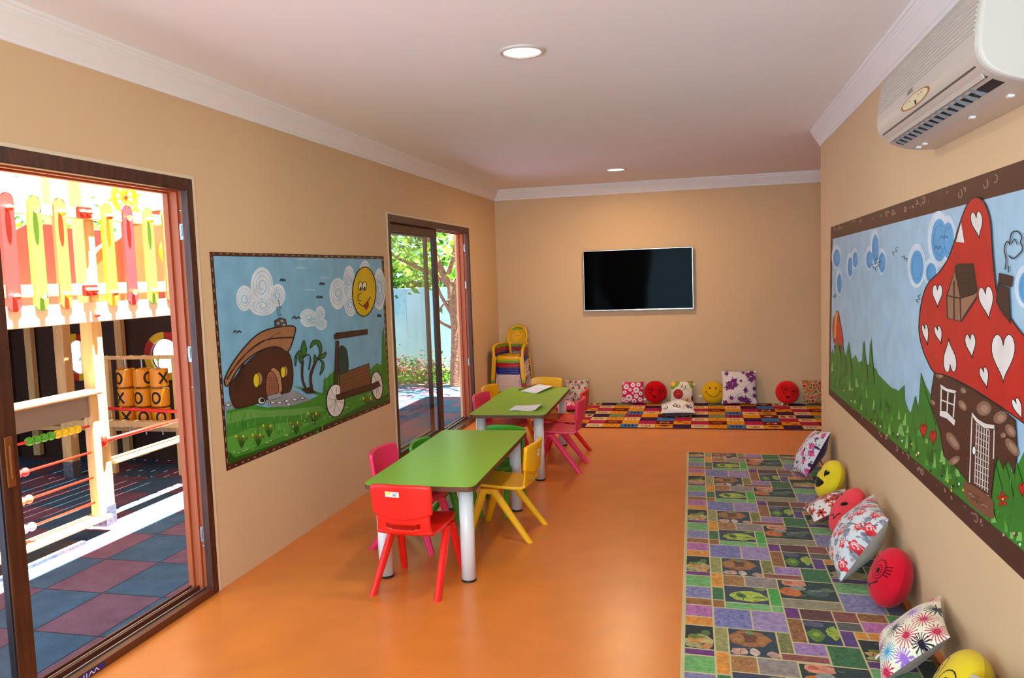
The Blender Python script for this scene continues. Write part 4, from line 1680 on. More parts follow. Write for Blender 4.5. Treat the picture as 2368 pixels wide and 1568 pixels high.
for x_, y_, r_, c_ in ((-.55, -.25, .27, '#A06AC0'), (0, -.12, .3, '#241026'), (.5, .12, .3, '#C01E48'), (-.25, .38, .26, '#A06AC0'), (-.72, .25, .24, '#241026'), (.22, .62, .27, '#C01E48'),
                       (.75, .8, .26, '#C01E48'), (.85, .35, .24, '#241026'), (.1, -.72, .26, '#A03A70'), (.55, -.5, .25, '#3AA0C8'), (-.4, -.85, .26, '#B81E40'), (-.85, -.85, .2, '#3AA0C8'),
                       (.9, -.2, .22, '#A06AC0'), (.9, -.75, .22, '#C01E48'), (-.8, .78, .2, '#D83050'), (-.2, .9, .24, '#241026')):
    a_.poly(ell(x_, y_, r_ * .27, n=12), c_)
    for k in range(18):
        an = k * 20 + 5
        a_.stroke([(x_ + r_ * .2 * math.cos(R(an)), y_ + r_ * .2 * math.sin(R(an))), (x_ + r_ * math.cos(R(an)), y_ + r_ * math.sin(R(an)))], .024, c_)
side_pillow('cushion', 'cream cushion with red, purple, black and blue starbursts and a white label', 3.02, 0.335, 0.125, 46, a_, '#E9DFC2', '#8E7A6C', yaw=-8, roll=-3, N=190, seed=28, asp=0.88, tagpos=(-.2, -.9, 12))
fa = lash_face('#161208', 0)
side_pillow('smiley_cushion', 'round yellow cushion with long eyelashes at the bottom edge of the picture', 2.59, 0.29, 0.15, 24, fa, '#DDBE22', '#CCAE1C', yaw=-6, round_=True, N=150)
a_ = Art()
for k in range(20):
    x_, y_ = r2.uniform(-.9, .9), r2.uniform(-.9, .9)
    rose(a_, x_, y_, .16, '#5A2A78', '#7A3A98', '#241028', r2)
    leafs(a_, x_, y_, .14, '#4A4A4E', r2, 3)
side_pillow('cushion', 'white and violet flowered cushion with dark purple back, last one towards the camera', 2.30, 0.30, 0.13, 20, a_, '#C9C6D0', '#2A0E2E', yaw=6, roll=24, N=70, seed=29)

# ------------------------------------------------------------------ mural on the left wall
WL = lambda u, v, h_: V(0.0, 0, 0)


def on_left(x, y, h_):
    p = onX(x, y, 0.0)
    return V(h_, p.y, p.z)


def on_right(x, y, h_):
    p = onX(x, y, W_R)
    return V(W_R - h_, p.y, p.z)


def A4(*c):   # zoomed drawing coordinates -> picture coordinates, left mural
    return [(470 + x * .35074, 560 + y * .35074) for x, y in c]


t = thing('wall_mural', 'painting on the left wall with a brown hut, palms and a smiling sun', 'mural', (0, 4.5, 1.1))
off = (0, 4.5, 1.1)
BR = '#4A2517'
a_ = Art()
a_.poly([(484, 582.5), (887, 592.5), (902, 932.5), (523.5, 1090)], BR)
inn = [(493, 592), (882, 599), (897, 926), (529, 1074)]
a_.poly(inn, '#7FB9DA')
for i, (p0, p1) in enumerate((((489, 586), (884, 596)), ((884, 596), (899, 930)), ((526, 1083), (899, 930)), ((488, 590), (526, 1080)))):
    n_ = 26 if i % 2 == 0 else 20
    for k in range(n_):
        f0 = (k + .2) / n_
        f1 = (k + .2 + .25 + .3 * ((k * 7) % 5) / 5) / n_
        a_.stroke([(p0[0] + (p1[0] - p0[0]) * f0, p0[1] + (p1[1] - p0[1]) * f0), (p0[0] + (p1[0] - p0[0]) * f1, p0[1] + (p1[1] - p0[1]) * f1)], 2.6, '#A07A66')


def cloud(cx, cy, blobs, c='#DDE7F0', core='#8EBFDF'):
    for x, y, rx, ry in blobs:
        a_.poly(A4(*ell(cx + x, cy + y, rx, ry, n=22)), c)
    for k_, (x, y, rx, ry) in enumerate(blobs):
        sp = []
        for i_ in range(44):
            an = (1 if k_ % 2 else -1) * i_ * .42 + k_ * 1.7
            q = .86 - .70 * i_ / 43
            sp.append((cx + x + rx * q * math.cos(an), cy + y + ry * q * math.sin(an)))
        a_.stroke(A4(*sp[:30]), 1.7, '#A9CCE4')
        a_.stroke(A4(*sp[26:]), 2.4, core)


cloud(380, 330, [(5, -40, 75, 125), (-110, 40, 55, 85), (110, 20, 50, 75), (10, 90, 90, 65)])
cloud(720, 500, [(-30, 0, 55, 60), (50, -30, 32, 48), (55, 40, 40, 40), (0, 20, 60, 35)])
cloud(960, 320, [(-75, 20, 55, 105), (0, -70, 38, 95), (10, 90, 42, 80), (200, -10, 40, 140), (105, -110, 38, 90), (195, 60, 34, 60)])
for x, y in ((640, 112), (760, 112), (640, 170), (800, 235), (700, 315)):
    a_.poly(A4(*ell(x, y, 38, 8, n=12)), '#9CC9E2')
# grass
a_.poly(A4((150, 1110), (260, 1085), (300, 1065), (420, 1090), (570, 1080), (700, 1040), (760, 1010), (590, 950), (640, 955), (800, 1000), (790, 910), (830, 880), (860, 850), (900, 870),
           (1000, 900), (1040, 880), (1110, 830), (1140, 800), (1175, 810), (1178, 600), (1188, 560), (1196, 640), (1210, 800), (1221, 1044), (168, 1465), (150, 1280)), '#3F8A2C')
a_.poly(A4((168, 1465), (165, 1380), (205, 1420), (420, 1350), (640, 1270), (830, 1190), (1040, 1080), (1221, 1000), (1221, 1044)), '#1E5C14')
a_.poly(A4((150, 1130), (300, 1100), (420, 1110), (600, 1100), (760, 1080), (800, 1110), (620, 1140), (330, 1160), (150, 1200)), '#64A048')
a_.poly(A4((150, 1290), (300, 1230), (520, 1190), (720, 1190), (640, 1235), (400, 1330), (210, 1400), (160, 1380)), '#57A23C')
for x, y, h_ in ((800, 900, 70), (830, 880, 60), (860, 860, 60), (1030, 900, 60), (1120, 830, 60), (1150, 810, 60), (1185, 560, 300), (1200, 720, 180)):
    a_.poly(A4((x - 16, y + h_ + 40), (x, y - 20), (x + 14, y + h_ + 40)), '#2C7A20')
for x, y in ((250, 1300), (360, 1290), (430, 1230), (610, 1210), (730, 1150), (1090, 1050)):
    for k in range(7):
        dx = (k - 3) * 13
        a_.poly(A4((x - 5, y + 55), (x + dx, y - 40 + abs(dx) * .4), (x + 6, y + 55)), '#1F5A18')
    for k in range(4):
        a_.poly(A4(*ell(x - 36 + k * 24, y - 20 + (k % 2) * 14, 7, 10, n=8)), ('#E2C32C', '#9E3A1A')[k % 2])
rs = random.Random(2)
for k in range(46):
    x, y = rs.uniform(170, 1150), 0
    y = 1440 - (x - 170) * .42 - rs.uniform(5, 60)
    a_.stroke(A4((x, y), (x + 9, y - 4)), 1.6, rs.choice(('#DCEBD6', '#8CC878', '#174A10')))
for k in range(60):
    x = rs.uniform(160, 800)
    y = rs.uniform(1110, 1250)
    a_.stroke(A4((x, y + 30), (x + rs.uniform(-6, 6), y)), 1.5, rs.choice(('#2F7A22', '#74B85A')))
# stone path
a_.poly(A4((135, 1058), (180, 1045), (200, 1085), (148, 1110)), '#8F949C')
a_.poly(A4((400, 1050), (430, 1010), (500, 1000), (570, 985), (600, 975), (640, 1000), (710, 1040), (560, 1085), (440, 1085)), '#8F949C')
for x, y in ((455, 1058), (500, 1060), (548, 1048), (600, 1040), (560, 1070), (650, 1030), (160, 1075)):
    a_.poly(A4(*ell(x, y, 19, 9, n=10)), '#1A1A1C')
    a_.poly(A4(*ell(x, y - 1, 13, 6, n=10)), '#E8E8EA')
# round brown hut with a plank roof
body = A4((180, 930), (170, 980), (180, 1040), (215, 1095), (330, 1070), (410, 1040), (520, 1000), (570, 980), (588, 900), (585, 820), (565, 740), (520, 700), (420, 700), (300, 780))
a_.poly(body, '#4A261A', ow=2.0, sm=True)
for k in range(9):
    a_.stroke(A4((215 + k * 8, 880 - k * 16), (206 + k * 7, 940 - k * 14), (212 + k * 8, 1000 - k * 12)), 1.2, '#2A120C', sm=True)
a_.poly(A4((135, 920), (160, 945), (230, 830), (330, 740), (430, 695), (500, 695), (555, 722), (595, 620), (592, 555), (450, 568), (340, 620), (230, 740), (160, 850)), '#A06E4C', ow=3.2, oc='#2A1610', sm=True)
a_.stroke(A4((150, 905), (230, 790), (330, 690), (430, 640), (588, 628)), 3.4, '#2A1610', sm=True)
for k in range(8):
    f = k / 8
    a_.stroke(A4((180 + 330 * f, 850 - 260 * f ** .7), (215 + 330 * f, 812 - 240 * f ** .7)), 2, '#6E452C')
a_.poly(A4((470, 560), (466, 520), (500, 500), (538, 508), (548, 556)), '#4A4A4E', ow=2)
for x, y in ((490, 535), (515, 520), (528, 545)):
    a_.poly(A4(*ell(x, y, 11, 9, n=9)), '#9A9AA0')
a_.stroke(A4((495, 490), (485, 450), (500, 420), (490, 380)), 1.5, '#5A7080', sm=True)
a_.stroke(A4((512, 490), (500, 455), (510, 420)), 1.5, '#5A7080', sm=True)
a_.poly(A4(*ell(362, 902, 25, 44, n=20)), '#B08058', ow=1.4)
a_.poly(A4(*ell(346, 912, 20, 46, n=20)), '#E6CE20', ow=1.2)
a_.poly(A4(*ell(537, 852, 17, 36, n=20)), '#B08058', ow=1.4)
a_.poly(A4(*ell(522, 858, 16, 37, n=20)), '#E6CE20', ow=1.2)
a_.poly(A4((438, 1005), (440, 850), (465, 830), (500, 860), (512, 920), (512, 985)), '#B8845C', ow=1.6, sm=True)
a_.poly(A4((416, 1010), (412, 900), (430, 855), (455, 855), (480, 900), (490, 985)), '#9A6246', ow=1.6, sm=True)
for k in range(6):
    a_.stroke(A4((416, 900 + k * 18), (486, 893 + k * 16)), .8, '#5A3020')
for k in range(3):
    a_.stroke(A4((430 + k * 16, 870 + k * 6), (434 + k * 17, 1003)), .8, '#5A3020')
a_.poly(A4((415, 1015), (505, 992), (512, 1020), (430, 1045)), '#9AA0A6', ow=1)
a_.poly(A4(*ell(380, 1045, 24, 24, n=14)), '#E0DCD8', ow=2)
a_.poly(A4(*ell(384, 1042, 15, 14, n=14)), '#202022')
# palms
a_.stroke(A4((680, 985), (650, 900), (652, 780)), 5.5, '#3A2018', sm=True)
a_.stroke(A4((715, 990), (705, 880), (745, 770)), 6.5, '#3A2018', sm=True)
a_.poly(A4((640, 970), (700, 955), (745, 995), (680, 1000)), '#33201A')
for c_ in (((660, 760), (640, 710), (660, 648), (678, 710)), ((660, 765), (620, 745), (605, 820), (602, 760), (630, 715)), ((660, 755), (700, 750), (690, 845), (706, 780), (690, 740)),
           ((655, 760), (640, 800), (625, 760)), ((748, 770), (765, 720), (740, 670), (700, 700), (720, 650), (765, 655), (778, 720)), ((752, 760), (800, 725), (806, 735), (790, 765)),
           ((748, 765), (780, 800), (765, 875), (790, 840), (790, 790)), ((745, 775), (725, 790), (730, 740))):
    a_.poly(A4(*c_), '#2F6E2C', ow=1.6, sm=True)
# birds
for x, y, s_ in ((220, 590, 26), (610, 498, 28), (520, 250, 18), (780, 274, 16), (764, 362, 20), (1157, 485, 12)):
    a_.stroke(A4((x - s_, y + 8), (x - s_ * .5, y - 8), (x, y + 6), (x + s_ * .5, y - 6), (x + s_, y + 8)), 2.2, '#14181C', sm=True)
# sun with a simple happy face
a_.poly(A4(*ell(1058, 326, 77, 162, 2, n=44)), '#DDB908', ow=2.2)
for ex in (1034, 1060):
    a_.poly(A4(*ell(ex, 290, 13, 30, n=18)), '#EFE6B8', ow=1.6)
    a_.poly(A4(*ell(ex, 305, 6, 12, n=12)), '#101010')
a_.stroke(A4((1040, 335), (1020, 350), (1018, 385), (1040, 385)), 1.8, '#141008', sm=True)
a_.stroke(A4((1020, 400), (1050, 420), (1085, 385), (1100, 360)), 2, '#141008', sm=True)
a_.poly(A4((1052, 420), (1085, 388), (1086, 420), (1070, 448)), '#B01A18', ow=1.4)
# plain wooden cart with two white wheels (stand-in)
a_.poly(A4(*ell(868, 1045, 60, 108, 2, n=36)), '#E6DEDA', ow=2.2)
a_.poly(A4(*ell(1142, 945, 38, 92, -4, n=32)), '#E6DEDA', ow=2.2)
for cx, cy, rx, ry in ((868, 1045, 60, 108), (1142, 945, 38, 92)):
    for k in range(4):
        an = R(45 * k + 10)
        a_.stroke(A4((cx - rx * .85 * math.cos(an), cy - ry * .85 * math.sin(an)), (cx + rx * .85 * math.cos(an), cy + ry * .85 * math.sin(an))), 1.2, '#8A8480')
a_.poly(A4((880, 1040), (868, 1010), (1110, 935), (1150, 915), (1165, 945), (1120, 970), (900, 1040)), '#452318', ow=1.6)
a_.poly(A4((900, 1000), (895, 870), (1090, 800), (1100, 935)), '#7A4A2E', ow=1.8)
for k in range(5):
    a_.stroke(A4((898 + 2 * k, 895 + k * 24), (1092 + 2 * k, 822 + k * 24)), 1.1, '#452318')
a_.poly(A4((860, 935), (870, 650), (890, 650), (884, 935)), '#452318', ow=1.2)
a_.poly(A4((858, 612), (872, 600), (1080, 575), (1082, 605), (862, 640)), '#452318', ow=1.6)
a_.poly(A4((892, 860), (895, 700), (925, 690), (945, 730), (950, 845)), '#123A3C', ow=1.2, sm=True)
m = MB()
a_.lay(m, on_left, h0=0.0006, dh=0.000009)
m.build('painted_picture', PAINT, t, off)

# ------------------------------------------------------------------ mural on the right wall
t = thing('wall_mural', 'painting on the right wall with a red toadstool cottage dotted with white hearts', 'mural', (W_R, 4.0, 1.2))
off = (W_R, 4.0, 1.2)
a_ = Art()
pj = lambda y, z: (lambda d: (1184 + F * d.dot(_r) / d.dot(_f), 784 - F * d.dot(_u) / d.dot(_f)))(V(W_R, y, z) - CAM)


def U5(*c):
    return [(1900 + x * .34437, 360 + y * .34437) for x, y in c]


def U6(*c):
    return [(1900 + x * .34437, 800 + y * .34437) for x, y in c]


YN = 1.75
quad = lambda ya, yb, za, zb: [pj(ya, za), pj(yb, za), pj(yb, zb), pj(ya, zb)]
a_.poly([(1921.4, 525.5), (1916.5, 912), pj(YN, .602), pj(YN, 1.772)], '#4A271C')
sky_in = U5((75, 560)) + U6((60, 290)) + [pj(YN, .69), pj(YN, 1.692)]
a_.poly(sky_in, '#A3C9E2')
rs = random.Random(9)
for k in range(46):
    f = rs.random()
    ya = 5.75 - 4.0 * f
    for zc in (1.735, .645):
        if rs.random() < .75:
            q = rs.random()
            y_ = ya + rs.uniform(-.1, .1)
            z_ = zc + rs.uniform(-.010, .010)
            rr_ = rs.uniform(.008, .020)
            if q < .35:
                a_.stroke([pj(*p_) for p_ in ell(y_, z_, rr_, rr_ * .7, n=12, a0=rs.uniform(0, 180), a1=rs.uniform(200, 400))], 2.4, '#9C7866')
            else:
                a_.stroke([pj(y_, z_), pj(y_ - rr_, z_ + rs.uniform(-.012, .012))], 3.0, '#9C7866')
# clouds: white rim, blue swirl
WC, BC, BD = '#CFE0EE', '#5AA6DA', '#3A8CCB'
for blobs in (((100, 680, 32, 80), (118, 850, 22, 90)), ((190, 740, 22, 90), (225, 690, 24, 70)), ((320, 690, 30, 80), (360, 620, 32, 130), (405, 710, 32, 90)),
              ((640, 740, 62, 150), (735, 780, 50, 90), (790, 560, 75, 190), (850, 560, 55, 160)), ((1380, 880, 80, 150), (1450, 760, 80, 150)),
              ((1700, 700, 120, 180), (1820, 640, 120, 150), (1900, 760, 120, 130))):
    for x, y, rx, ry in blobs:
        a_.poly(U5(*ell(x, y, rx, ry, n=24)), WC)
    for x, y, rx, ry in blobs:
        a_.poly(U5(*ell(x + 3, y + 8, rx * .72, ry * .76, n=24)), BC)
    for x, y, rx, ry in blobs:
        a_.stroke(U5(*ell(x + 3, y + 8, rx * .5, ry * .55, n=16, a0=30, a1=300)), 2.2, BD)
for x, y, s_, q in ((500, 640, 30, -55), (560, 690, 22, 40), (365, 720, 40, -60), (380, 740, 36, -60), (655, 960, 30, -70), (785, 620, 26, 0), (825, 550, 26, 0), (92, 945, 14, -60)):
    c_, s2 = math.cos(R(q)), math.sin(R(q))
    P = [(x + a * c_ - b * s2, y + a * s2 + b * c_) for a, b in ((-s_, 8), (-s_ * .5, -12), (0, 6), (s_ * .5, -12), (s_, 6))]
    a_.stroke(U5(*P), 1.3, '#1E2A34', sm=True)
# distant toadstool at left edge (plain)
a_.poly(U5((80, 1230), (78, 1120), (95, 1060), (112, 1045), (125, 1110), (142, 1200), (142, 1270), (100, 1275)), '#C8231A', ow=1.3, sm=True)
a_.poly(U5((84, 1225), (92, 1060), (112, 1045), (104, 1110), (98, 1225)), '#D8A018')
a_.poly(U5((85, 1275), (135, 1275), (130, 1370), (95, 1375)), '#5A301E', ow=1)
# grass land
gtop = [(62, 60), (75, 20), (90, 60), (105, -60), (125, 80), (145, -20), (160, 70), (185, -30), (205, 90), (230, 60), (250, 110), (275, 100), (290, -50), (300, 120), (325, 130), (336, -60),
        (352, 140), (372, 160), (380, 190), (420, 230), (470, 280), (520, 300), (560, 260), (562, 360), (585, 430), (600, 450), (625, 360), (635, 330), (660, 480), (668, 180), (700, 260),
        (735, 330), (745, 430), (785, 480), (800, 560), (830, 740), (900, 800), (960, 880), (1000, 920), (1100, 990), (1150, 1020), (1150, 860), (1190, 720), (1225, 830), (1255, 750),
        (1280, 850), (1320, 800), (1359, 720), (1400, 640), (1440, 820), (1500, 640), (1560, 820), (1640, 600), (1700, 840), (1800, 640), (1900, 900), (2050, 700), (2200, 1000), (2400, 800)]
x_end = pj(YN, .69)
a_.poly(U6(*[c for c in gtop if 1900 + c[0] * .34437 < x_end[0]]) + [(x_end[0], x_end[1] - 500), x_end] + U6((60, 290)), '#2F7E22')
for k in range(170):
    x = rs.uniform(70, 2200)
    base = 290 + (x - 60) * .845
    if 960 < x < 1150:
        continue
    y = base - rs.uniform(20, 150 + x * .16)
    hgt_ = rs.uniform(30, 70) * (1 + x / 900)
    w_ = rs.uniform(5, 9) * (1 + x / 900)
    px_ = 1900 + x * .34437
    if px_ > x_end[0] - 30:
        continue
    a_.poly(U6((x - w_, y), (x + rs.uniform(-w_, w_), y - hgt_), (x + w_, y)), rs.choice(('#1F5C18', '#4E9E38', '#7CBC5C', '#2A6E20')))
for (x, y, h_, w_) in ((690, 560, 380, 60), (640, 560, 220, 34), (735, 620, 260, 50), (790, 700, 220, 46), (290, 240, 270, 26), (336, 260, 290, 22), (150, 180, 200, 22), (190, 200, 180, 20),
                       (120, 160, 180, 20), (1180, 1100, 360, 60), (1255, 1150, 380, 60), (1340, 1250, 480, 80)):
    a_.poly(U6((x - w_, y), (x - w_ * .5, y - h_ * .5), (x - w_ * .3, y - h_), (x + w_ * .6, y - h_ * .45), (x + w_, y)), '#2E7A24', ow=.9, oc='#174A12')
for x, y in ((690, 565), (755, 610), (1355, 960)):
    a_.poly(U6(*heart(x, y, 46, -100, 0)), '#C2231A', ow=1.8, oc='#5A0A0A')
flower_p = [(1225, 1030)]
for x, y in flower_p + [(1600, 1250), (2000, 1400)]:
    for k in range(5):
        an = 72 * k - 90
        a_.poly(U6(*ell(x + 20 * math.cos(R(an)), y + 34 * math.sin(R(an)), 20, 13, an, n=10)), '#BE2218', ow=1)
    a_.poly(U6(*ell(x, y, 7, 10, n=8)), '#E8D030')
for k in range(50):
    x = rs.uniform(100, 1900)
    y = 290 + (x - 60) * .845 - rs.uniform(10, 60 + x * .1)
    if 960 < x < 1160 or 1900 + x * .34437 > x_end[0] - 20:
        continue
    a_.poly(U6(*ell(x, y, 4 + x / 300, 6 + x / 260, n=8)), rs.choice(('#E6CF3A', '#E8EDE6', '#101010', '#E69A8A', '#E6CF3A')))
# cottage body
a_.poly(U6((770, 145), (748, 290), (740, 400), (770, 470), (800, 560), (830, 740), (900, 800), (960, 870), (1000, 920), (1150, 1025), (1165, 860), (1190, 740), (1230, 830), (1260, 760),
           (1300, 860), (1325, 720), (1310, 500), (1180, 390), (1000, 280), (850, 200)), '#4B2A1D', ow=2.4)
for x, y, rx, ry in ((800, 190, 26, 30), (960, 300, 18, 22), (955, 400, 22, 40), (1100, 420, 50, 50), (1210, 480, 50, 40), (1280, 570, 30, 50), (1230, 600, 20, 18), (890, 640, 30, 70),
                     (900, 770, 44, 24), (755, 380, 12, 20), (1290, 680, 30, 70)):
    a_.poly(U6(*ell(x, y, rx, ry, -35, n=12)), '#8A6852')
    a_.poly(U6(*ell(x + 5, y + 3, rx * .5, ry * .6, -35, n=10)), '#A88872')
# window
a_.poly(U6((812, 285), (905, 322), (895, 480), (805, 440)), '#3A1C14')
for P in (((812, 285), (808, 440)), ((905, 322), (893, 482)), ((858, 300), (850, 462)), ((810, 362), (900, 398))):
    a_.stroke(U6(*P), 3.0, '#E6E2DE')
a_.poly(U6((805, 255), (850, 285), (915, 300), (905, 322), (850, 308), (808, 285)), '#E6E2DE', ow=1)
a_.poly(U6((802, 432), (850, 440), (908, 500), (900, 538), (850, 490), (800, 470)), '#E6E2DE', ow=1)
# door
a_.poly(U6((1018, 470), (1172, 550), (1166, 860), (1145, 1025), (1000, 920)), '#52301F', ow=1.5)
for k in range(11):
    y = 520 + k * 44
    a_.stroke(U6((1045 - k * 1.2, y), (1140 - k * .8, y + 48)), 1.7, '#D8D2CC')
for k in range(6):
    x = 1052 + k * 17
    a_.stroke(U6((x, 525 + k * 9), (x - 14, 925 + k * 12)), 2.4, '#CFC8C2')
a_.stroke(U6((1020, 475), (1003, 918)), 2.6, '#E4DDD6')
a_.stroke(U6((1170, 560), (1165, 760)), 2.6, '#E4DDD6')
a_.poly(U6((1018, 442), (1060, 490), (1110, 520), (1172, 530), (1172, 560), (1100, 552), (1050, 515), (1018, 472)), '#E4DDD6', ow=1.6)
a_.poly(U6(*ell(1034, 703, 13, 30, n=16)), '#F2F0EE', ow=2)
a_.poly(U6((965, 920), (1000, 922), (1150, 1025), (1165, 1080), (1150, 1160), (990, 1040)), '#7A4E38', sm=True)
for k in range(14):
    x = rs.uniform(990, 1140)
    a_.poly(U6(*ell(x, 960 + (x - 980) * .7 + rs.uniform(0, 40), 14, 8, 30, n=8)), rs.choice(('#9A705A', '#5E3826')))
# cap
cap = U5((1040, 280), (1000, 310), (965, 380), (930, 480), (900, 580), (860, 690), (800, 780), (730, 850), (690, 940), (668, 1060), (663, 1180), (685, 1290), (720, 1380), (765, 1455)) + \
    U6((850, 200), (1000, 272), (1180, 385), (1359, 510), (1480, 600), (1620, 690), (1760, 760)) + \
    U5((1900, 1900), (1860, 1700), (1700, 1500), (1500, 1330), (1359, 1195), (1280, 1090), (1215, 1000), (1185, 900), (1170, 780), (1155, 600), (1145, 450), (1120, 350), (1085, 295))
a_.poly(cap, '#C01E16', ow=2.8, sm=True)
for x, y, w_, h_, rot in ((1055, 450, 80, 190, 8), (787, 930, 70, 160, 0), (1118, 970, 100, 230, 8), (707, 1190, 44, 150, 10), (795, 1195, 50, 130, 14), (1012, 1265, 72, 170, 6),
                          (1232, 1335, 160, 340, 0), (1105, 1480, 60, 150, 12), (870, 1360, 90, -240, 4), (1480, 1560, 200, 360, 0), (1330, 1690, 60, 160, 20), (1640, 1750, 150, 240, 0)):
    P = [(p_[0], 2 * y - p_[1]) for p_ in heart(x, y, w_, h_, rot)]
    a_.poly(U5(*P), '#E9E4E0', ow=2.0)
a_.poly(U5((948, 445), (972, 585), (910, 578)), '#E9E4E0', ow=1.6)
# dormer
a_.poly(U5((905, 770), (945, 960), (1055, 915), (1052, 960), (950, 1115), (855, 1090), (850, 940)), '#9A7056', ow=2.4)
a_.poly(U5((908, 745), (925, 728), (1030, 725), (1055, 905), (1035, 930), (945, 960)), '#3E2319', ow=2.4)
for r_ in range(5):
    for c_ in range(4):
        x, y = 940 + c_ * 26 + r_ * 3, 775 + r_ * 36
        a_.stroke(U5(*ell(x, y, 13, 14, n=7, a0=0, a1=180)), 1.3, '#1A0C08')
for P in (((850, 945), (905, 770), (945, 955)), ((850, 945), (856, 1092), (945, 1112), (942, 960)), ((900, 840), (900, 1100)), ((852, 940), (942, 958)), ((945, 1112), (1052, 950))):
    a_.stroke(U5(*P), 3.6, '#4A2A1E')
# chimney and smoke
a_.poly(U5((1200, 850), (1215, 870), (1270, 885), (1282, 1130), (1230, 1060), (1185, 980)), '#43281E', ow=2)
a_.poly(U5((1205, 790), (1295, 812), (1288, 880), (1200, 855)), '#43281E', ow=2.4)
for k in range(5):
    a_.stroke(U5((1205 - k * 3, 900 + k * 32), (1272, 915 + k * 38)), 1.3, '#1E0F0A')
a_.stroke(U5((1245, 765), (1252, 700), (1240, 620), (1260, 575), (1280, 600)), 2.6, '#1A2228', sm=True)
a_.stroke(U5((1275, 590), (1290, 520), (1330, 508), (1358, 545), (1350, 580), (1365, 620), (1345, 655), (1300, 690), (1270, 670)), 2.8, '#1A2228', sm=True)
a_.stroke(U5((1330, 600), (1310, 560), (1290, 590)), 2.2, '#1A2228', sm=True)
a_.stroke(U5((1268, 785), (1270, 740)), 2.2, '#1A2228')
m = MB()
a_.lay(m, on_right, h0=0.0006, dh=0.000009)
m.build('painted_picture', PAINT, t, off)

# ================================================================== outdoors
GZ = -0.03
# --- rubber tiles outside, laid as a checkerboard
BLUE_T, MAR_T = '#3E5468', '#6A4A58'
tiles = Art()
TX, TY = 0.350, 0.430
for i in range(0, 28):
    for j in range(-8, 27):
        x1_, x0_ = -0.285 + TX - i * TX, -0.285 - i * TX
        y0_ = 2.83 + j * TY
        if y0_ > 9.9 + 0.5:
            continue
        x1c = min(x1_, -0.125)
        if x1c <= x0_:
            continue
        g_ = 0.0035
        skew = 0.03
        tiles.poly([(x0_ + g_, y0_ + g_), (x1c - g_, y0_ + g_), (x1c - g_, y0_ + TY - g_), (x0_ + g_, y0_ + TY - g_)], BLUE_T if (i + j) % 2 == 0 else MAR_T)
m = MB()
tiles.lay(m, lambda u, v, hh: V(u, v, GZ + 0.0005), h0=0, dh=0)
RUBBER = mat('rubber_tile', attr=True, rough=0.95, spec=0.15, mottle=(9, 0.84, 1.14), grain=(260, 0.8, 1.2, (1, 1, 1)), bump=(220, 0.5, 0.004))
gr = MB().box(-10.2, -0.125, -1.5, 10.6, -0.2, GZ).build('trim_4', mat('tile_joint', '#16181C', rough=0.95), kind='structure')
pv = m.build('trim_5', RUBBER, kind='structure')
MB().box(-14, 1.5, 10.6, 17, -0.2, GZ).build('trim_6', mat('garden_soil', '#7A6048', rough=0.95, mottle=(5, 0.7, 1.2)), kind='structure')
MB().box(-16, -10.2, -4, 17, -0.2, GZ).build('trim_7', mat('garden_soil'), kind='structure')

WOOD = mat('pine_wood', '#D2AC72', rough=0.6, spec=0.3, grain=(6, 0.86, 1.10, (5, 5, 0.6)))
WOODY = mat('pine_wood_lengthwise', '#D2AC72', rough=0.6, spec=0.3, grain=(6, 0.86, 1.10, (5, 0.5, 5)))
BEAMW = mat('sunlit_beam_wood', '#E6D3B4', rough=0.6)  # paler than the pine: sunlight on the beam is put into its colour
DWOOD = mat('dark_plank', '#38200F', rough=0.75, grain=(7, 0.75, 1.15, (0.5, 5, 9)))
REDP = mat('red_board', '#C01C10', rough=0.45)
ORP = mat('orange_board', '#CC4A22', rough=0.45)
WHT = mat('white_edge', '#EFEAE4', rough=0.5)
STEEL = mat('galvanised_foot', '#6E727C', rough=0.5, metal=0.6, mottle=(60, 0.6, 1.3))

# --- timber play tower
PXc = -1.475
PW = 0.045
pt = thing('play_tower', 'timber play tower outside the near door with coloured slats on its upper railing', 'playground tower', (PXc, 4.3, GZ))
off = (PXc, 4.3, GZ)
for (x, y, z1_) in ((PXc, 4.255, 3.1), (PXc, 3.22, 3.1), (PXc, 5.28, 3.1), (-2.75, 5.36, 3.1), (-2.75, 4.06, 3.1), (-2.75, 3.10, 3.1)):
    p_ = MB().box(x - PW, x + PW, y - PW, y + PW, GZ + 0.11, z1_).build('post', WOOD, pt, off, bevel=0.006)
    MB().box(x - PW - 0.002, x + PW + 0.002, y - PW - 0.002, y + PW + 0.002, GZ, GZ + 0.13).build('post_foot', STEEL, p_, off)
for x in (PXc + 0.040, -2.80):
    boxpart('deck_beam', (x - 0.02, x + 0.025, 2.6, 6.0, 1.298, 1.424), BEAMW, pt, off, bevel=0.005)
for y in (2.6, 3.28, 5.38, 6.0):
    boxpart('cross_beam', (-2.80, PXc + 0.02, y - 0.02, y + 0.02, 1.285, 1.37), WOOD, pt, off, bevel=0.004)
dk = MB()
for k in range(12):
    xa = -2.86 + k * 0.121
    dk.box(xa, xa + 0.114, 2.58, 6.02, 1.37, 1.398)
dk.build('deck_boards', WOODY, pt, off)
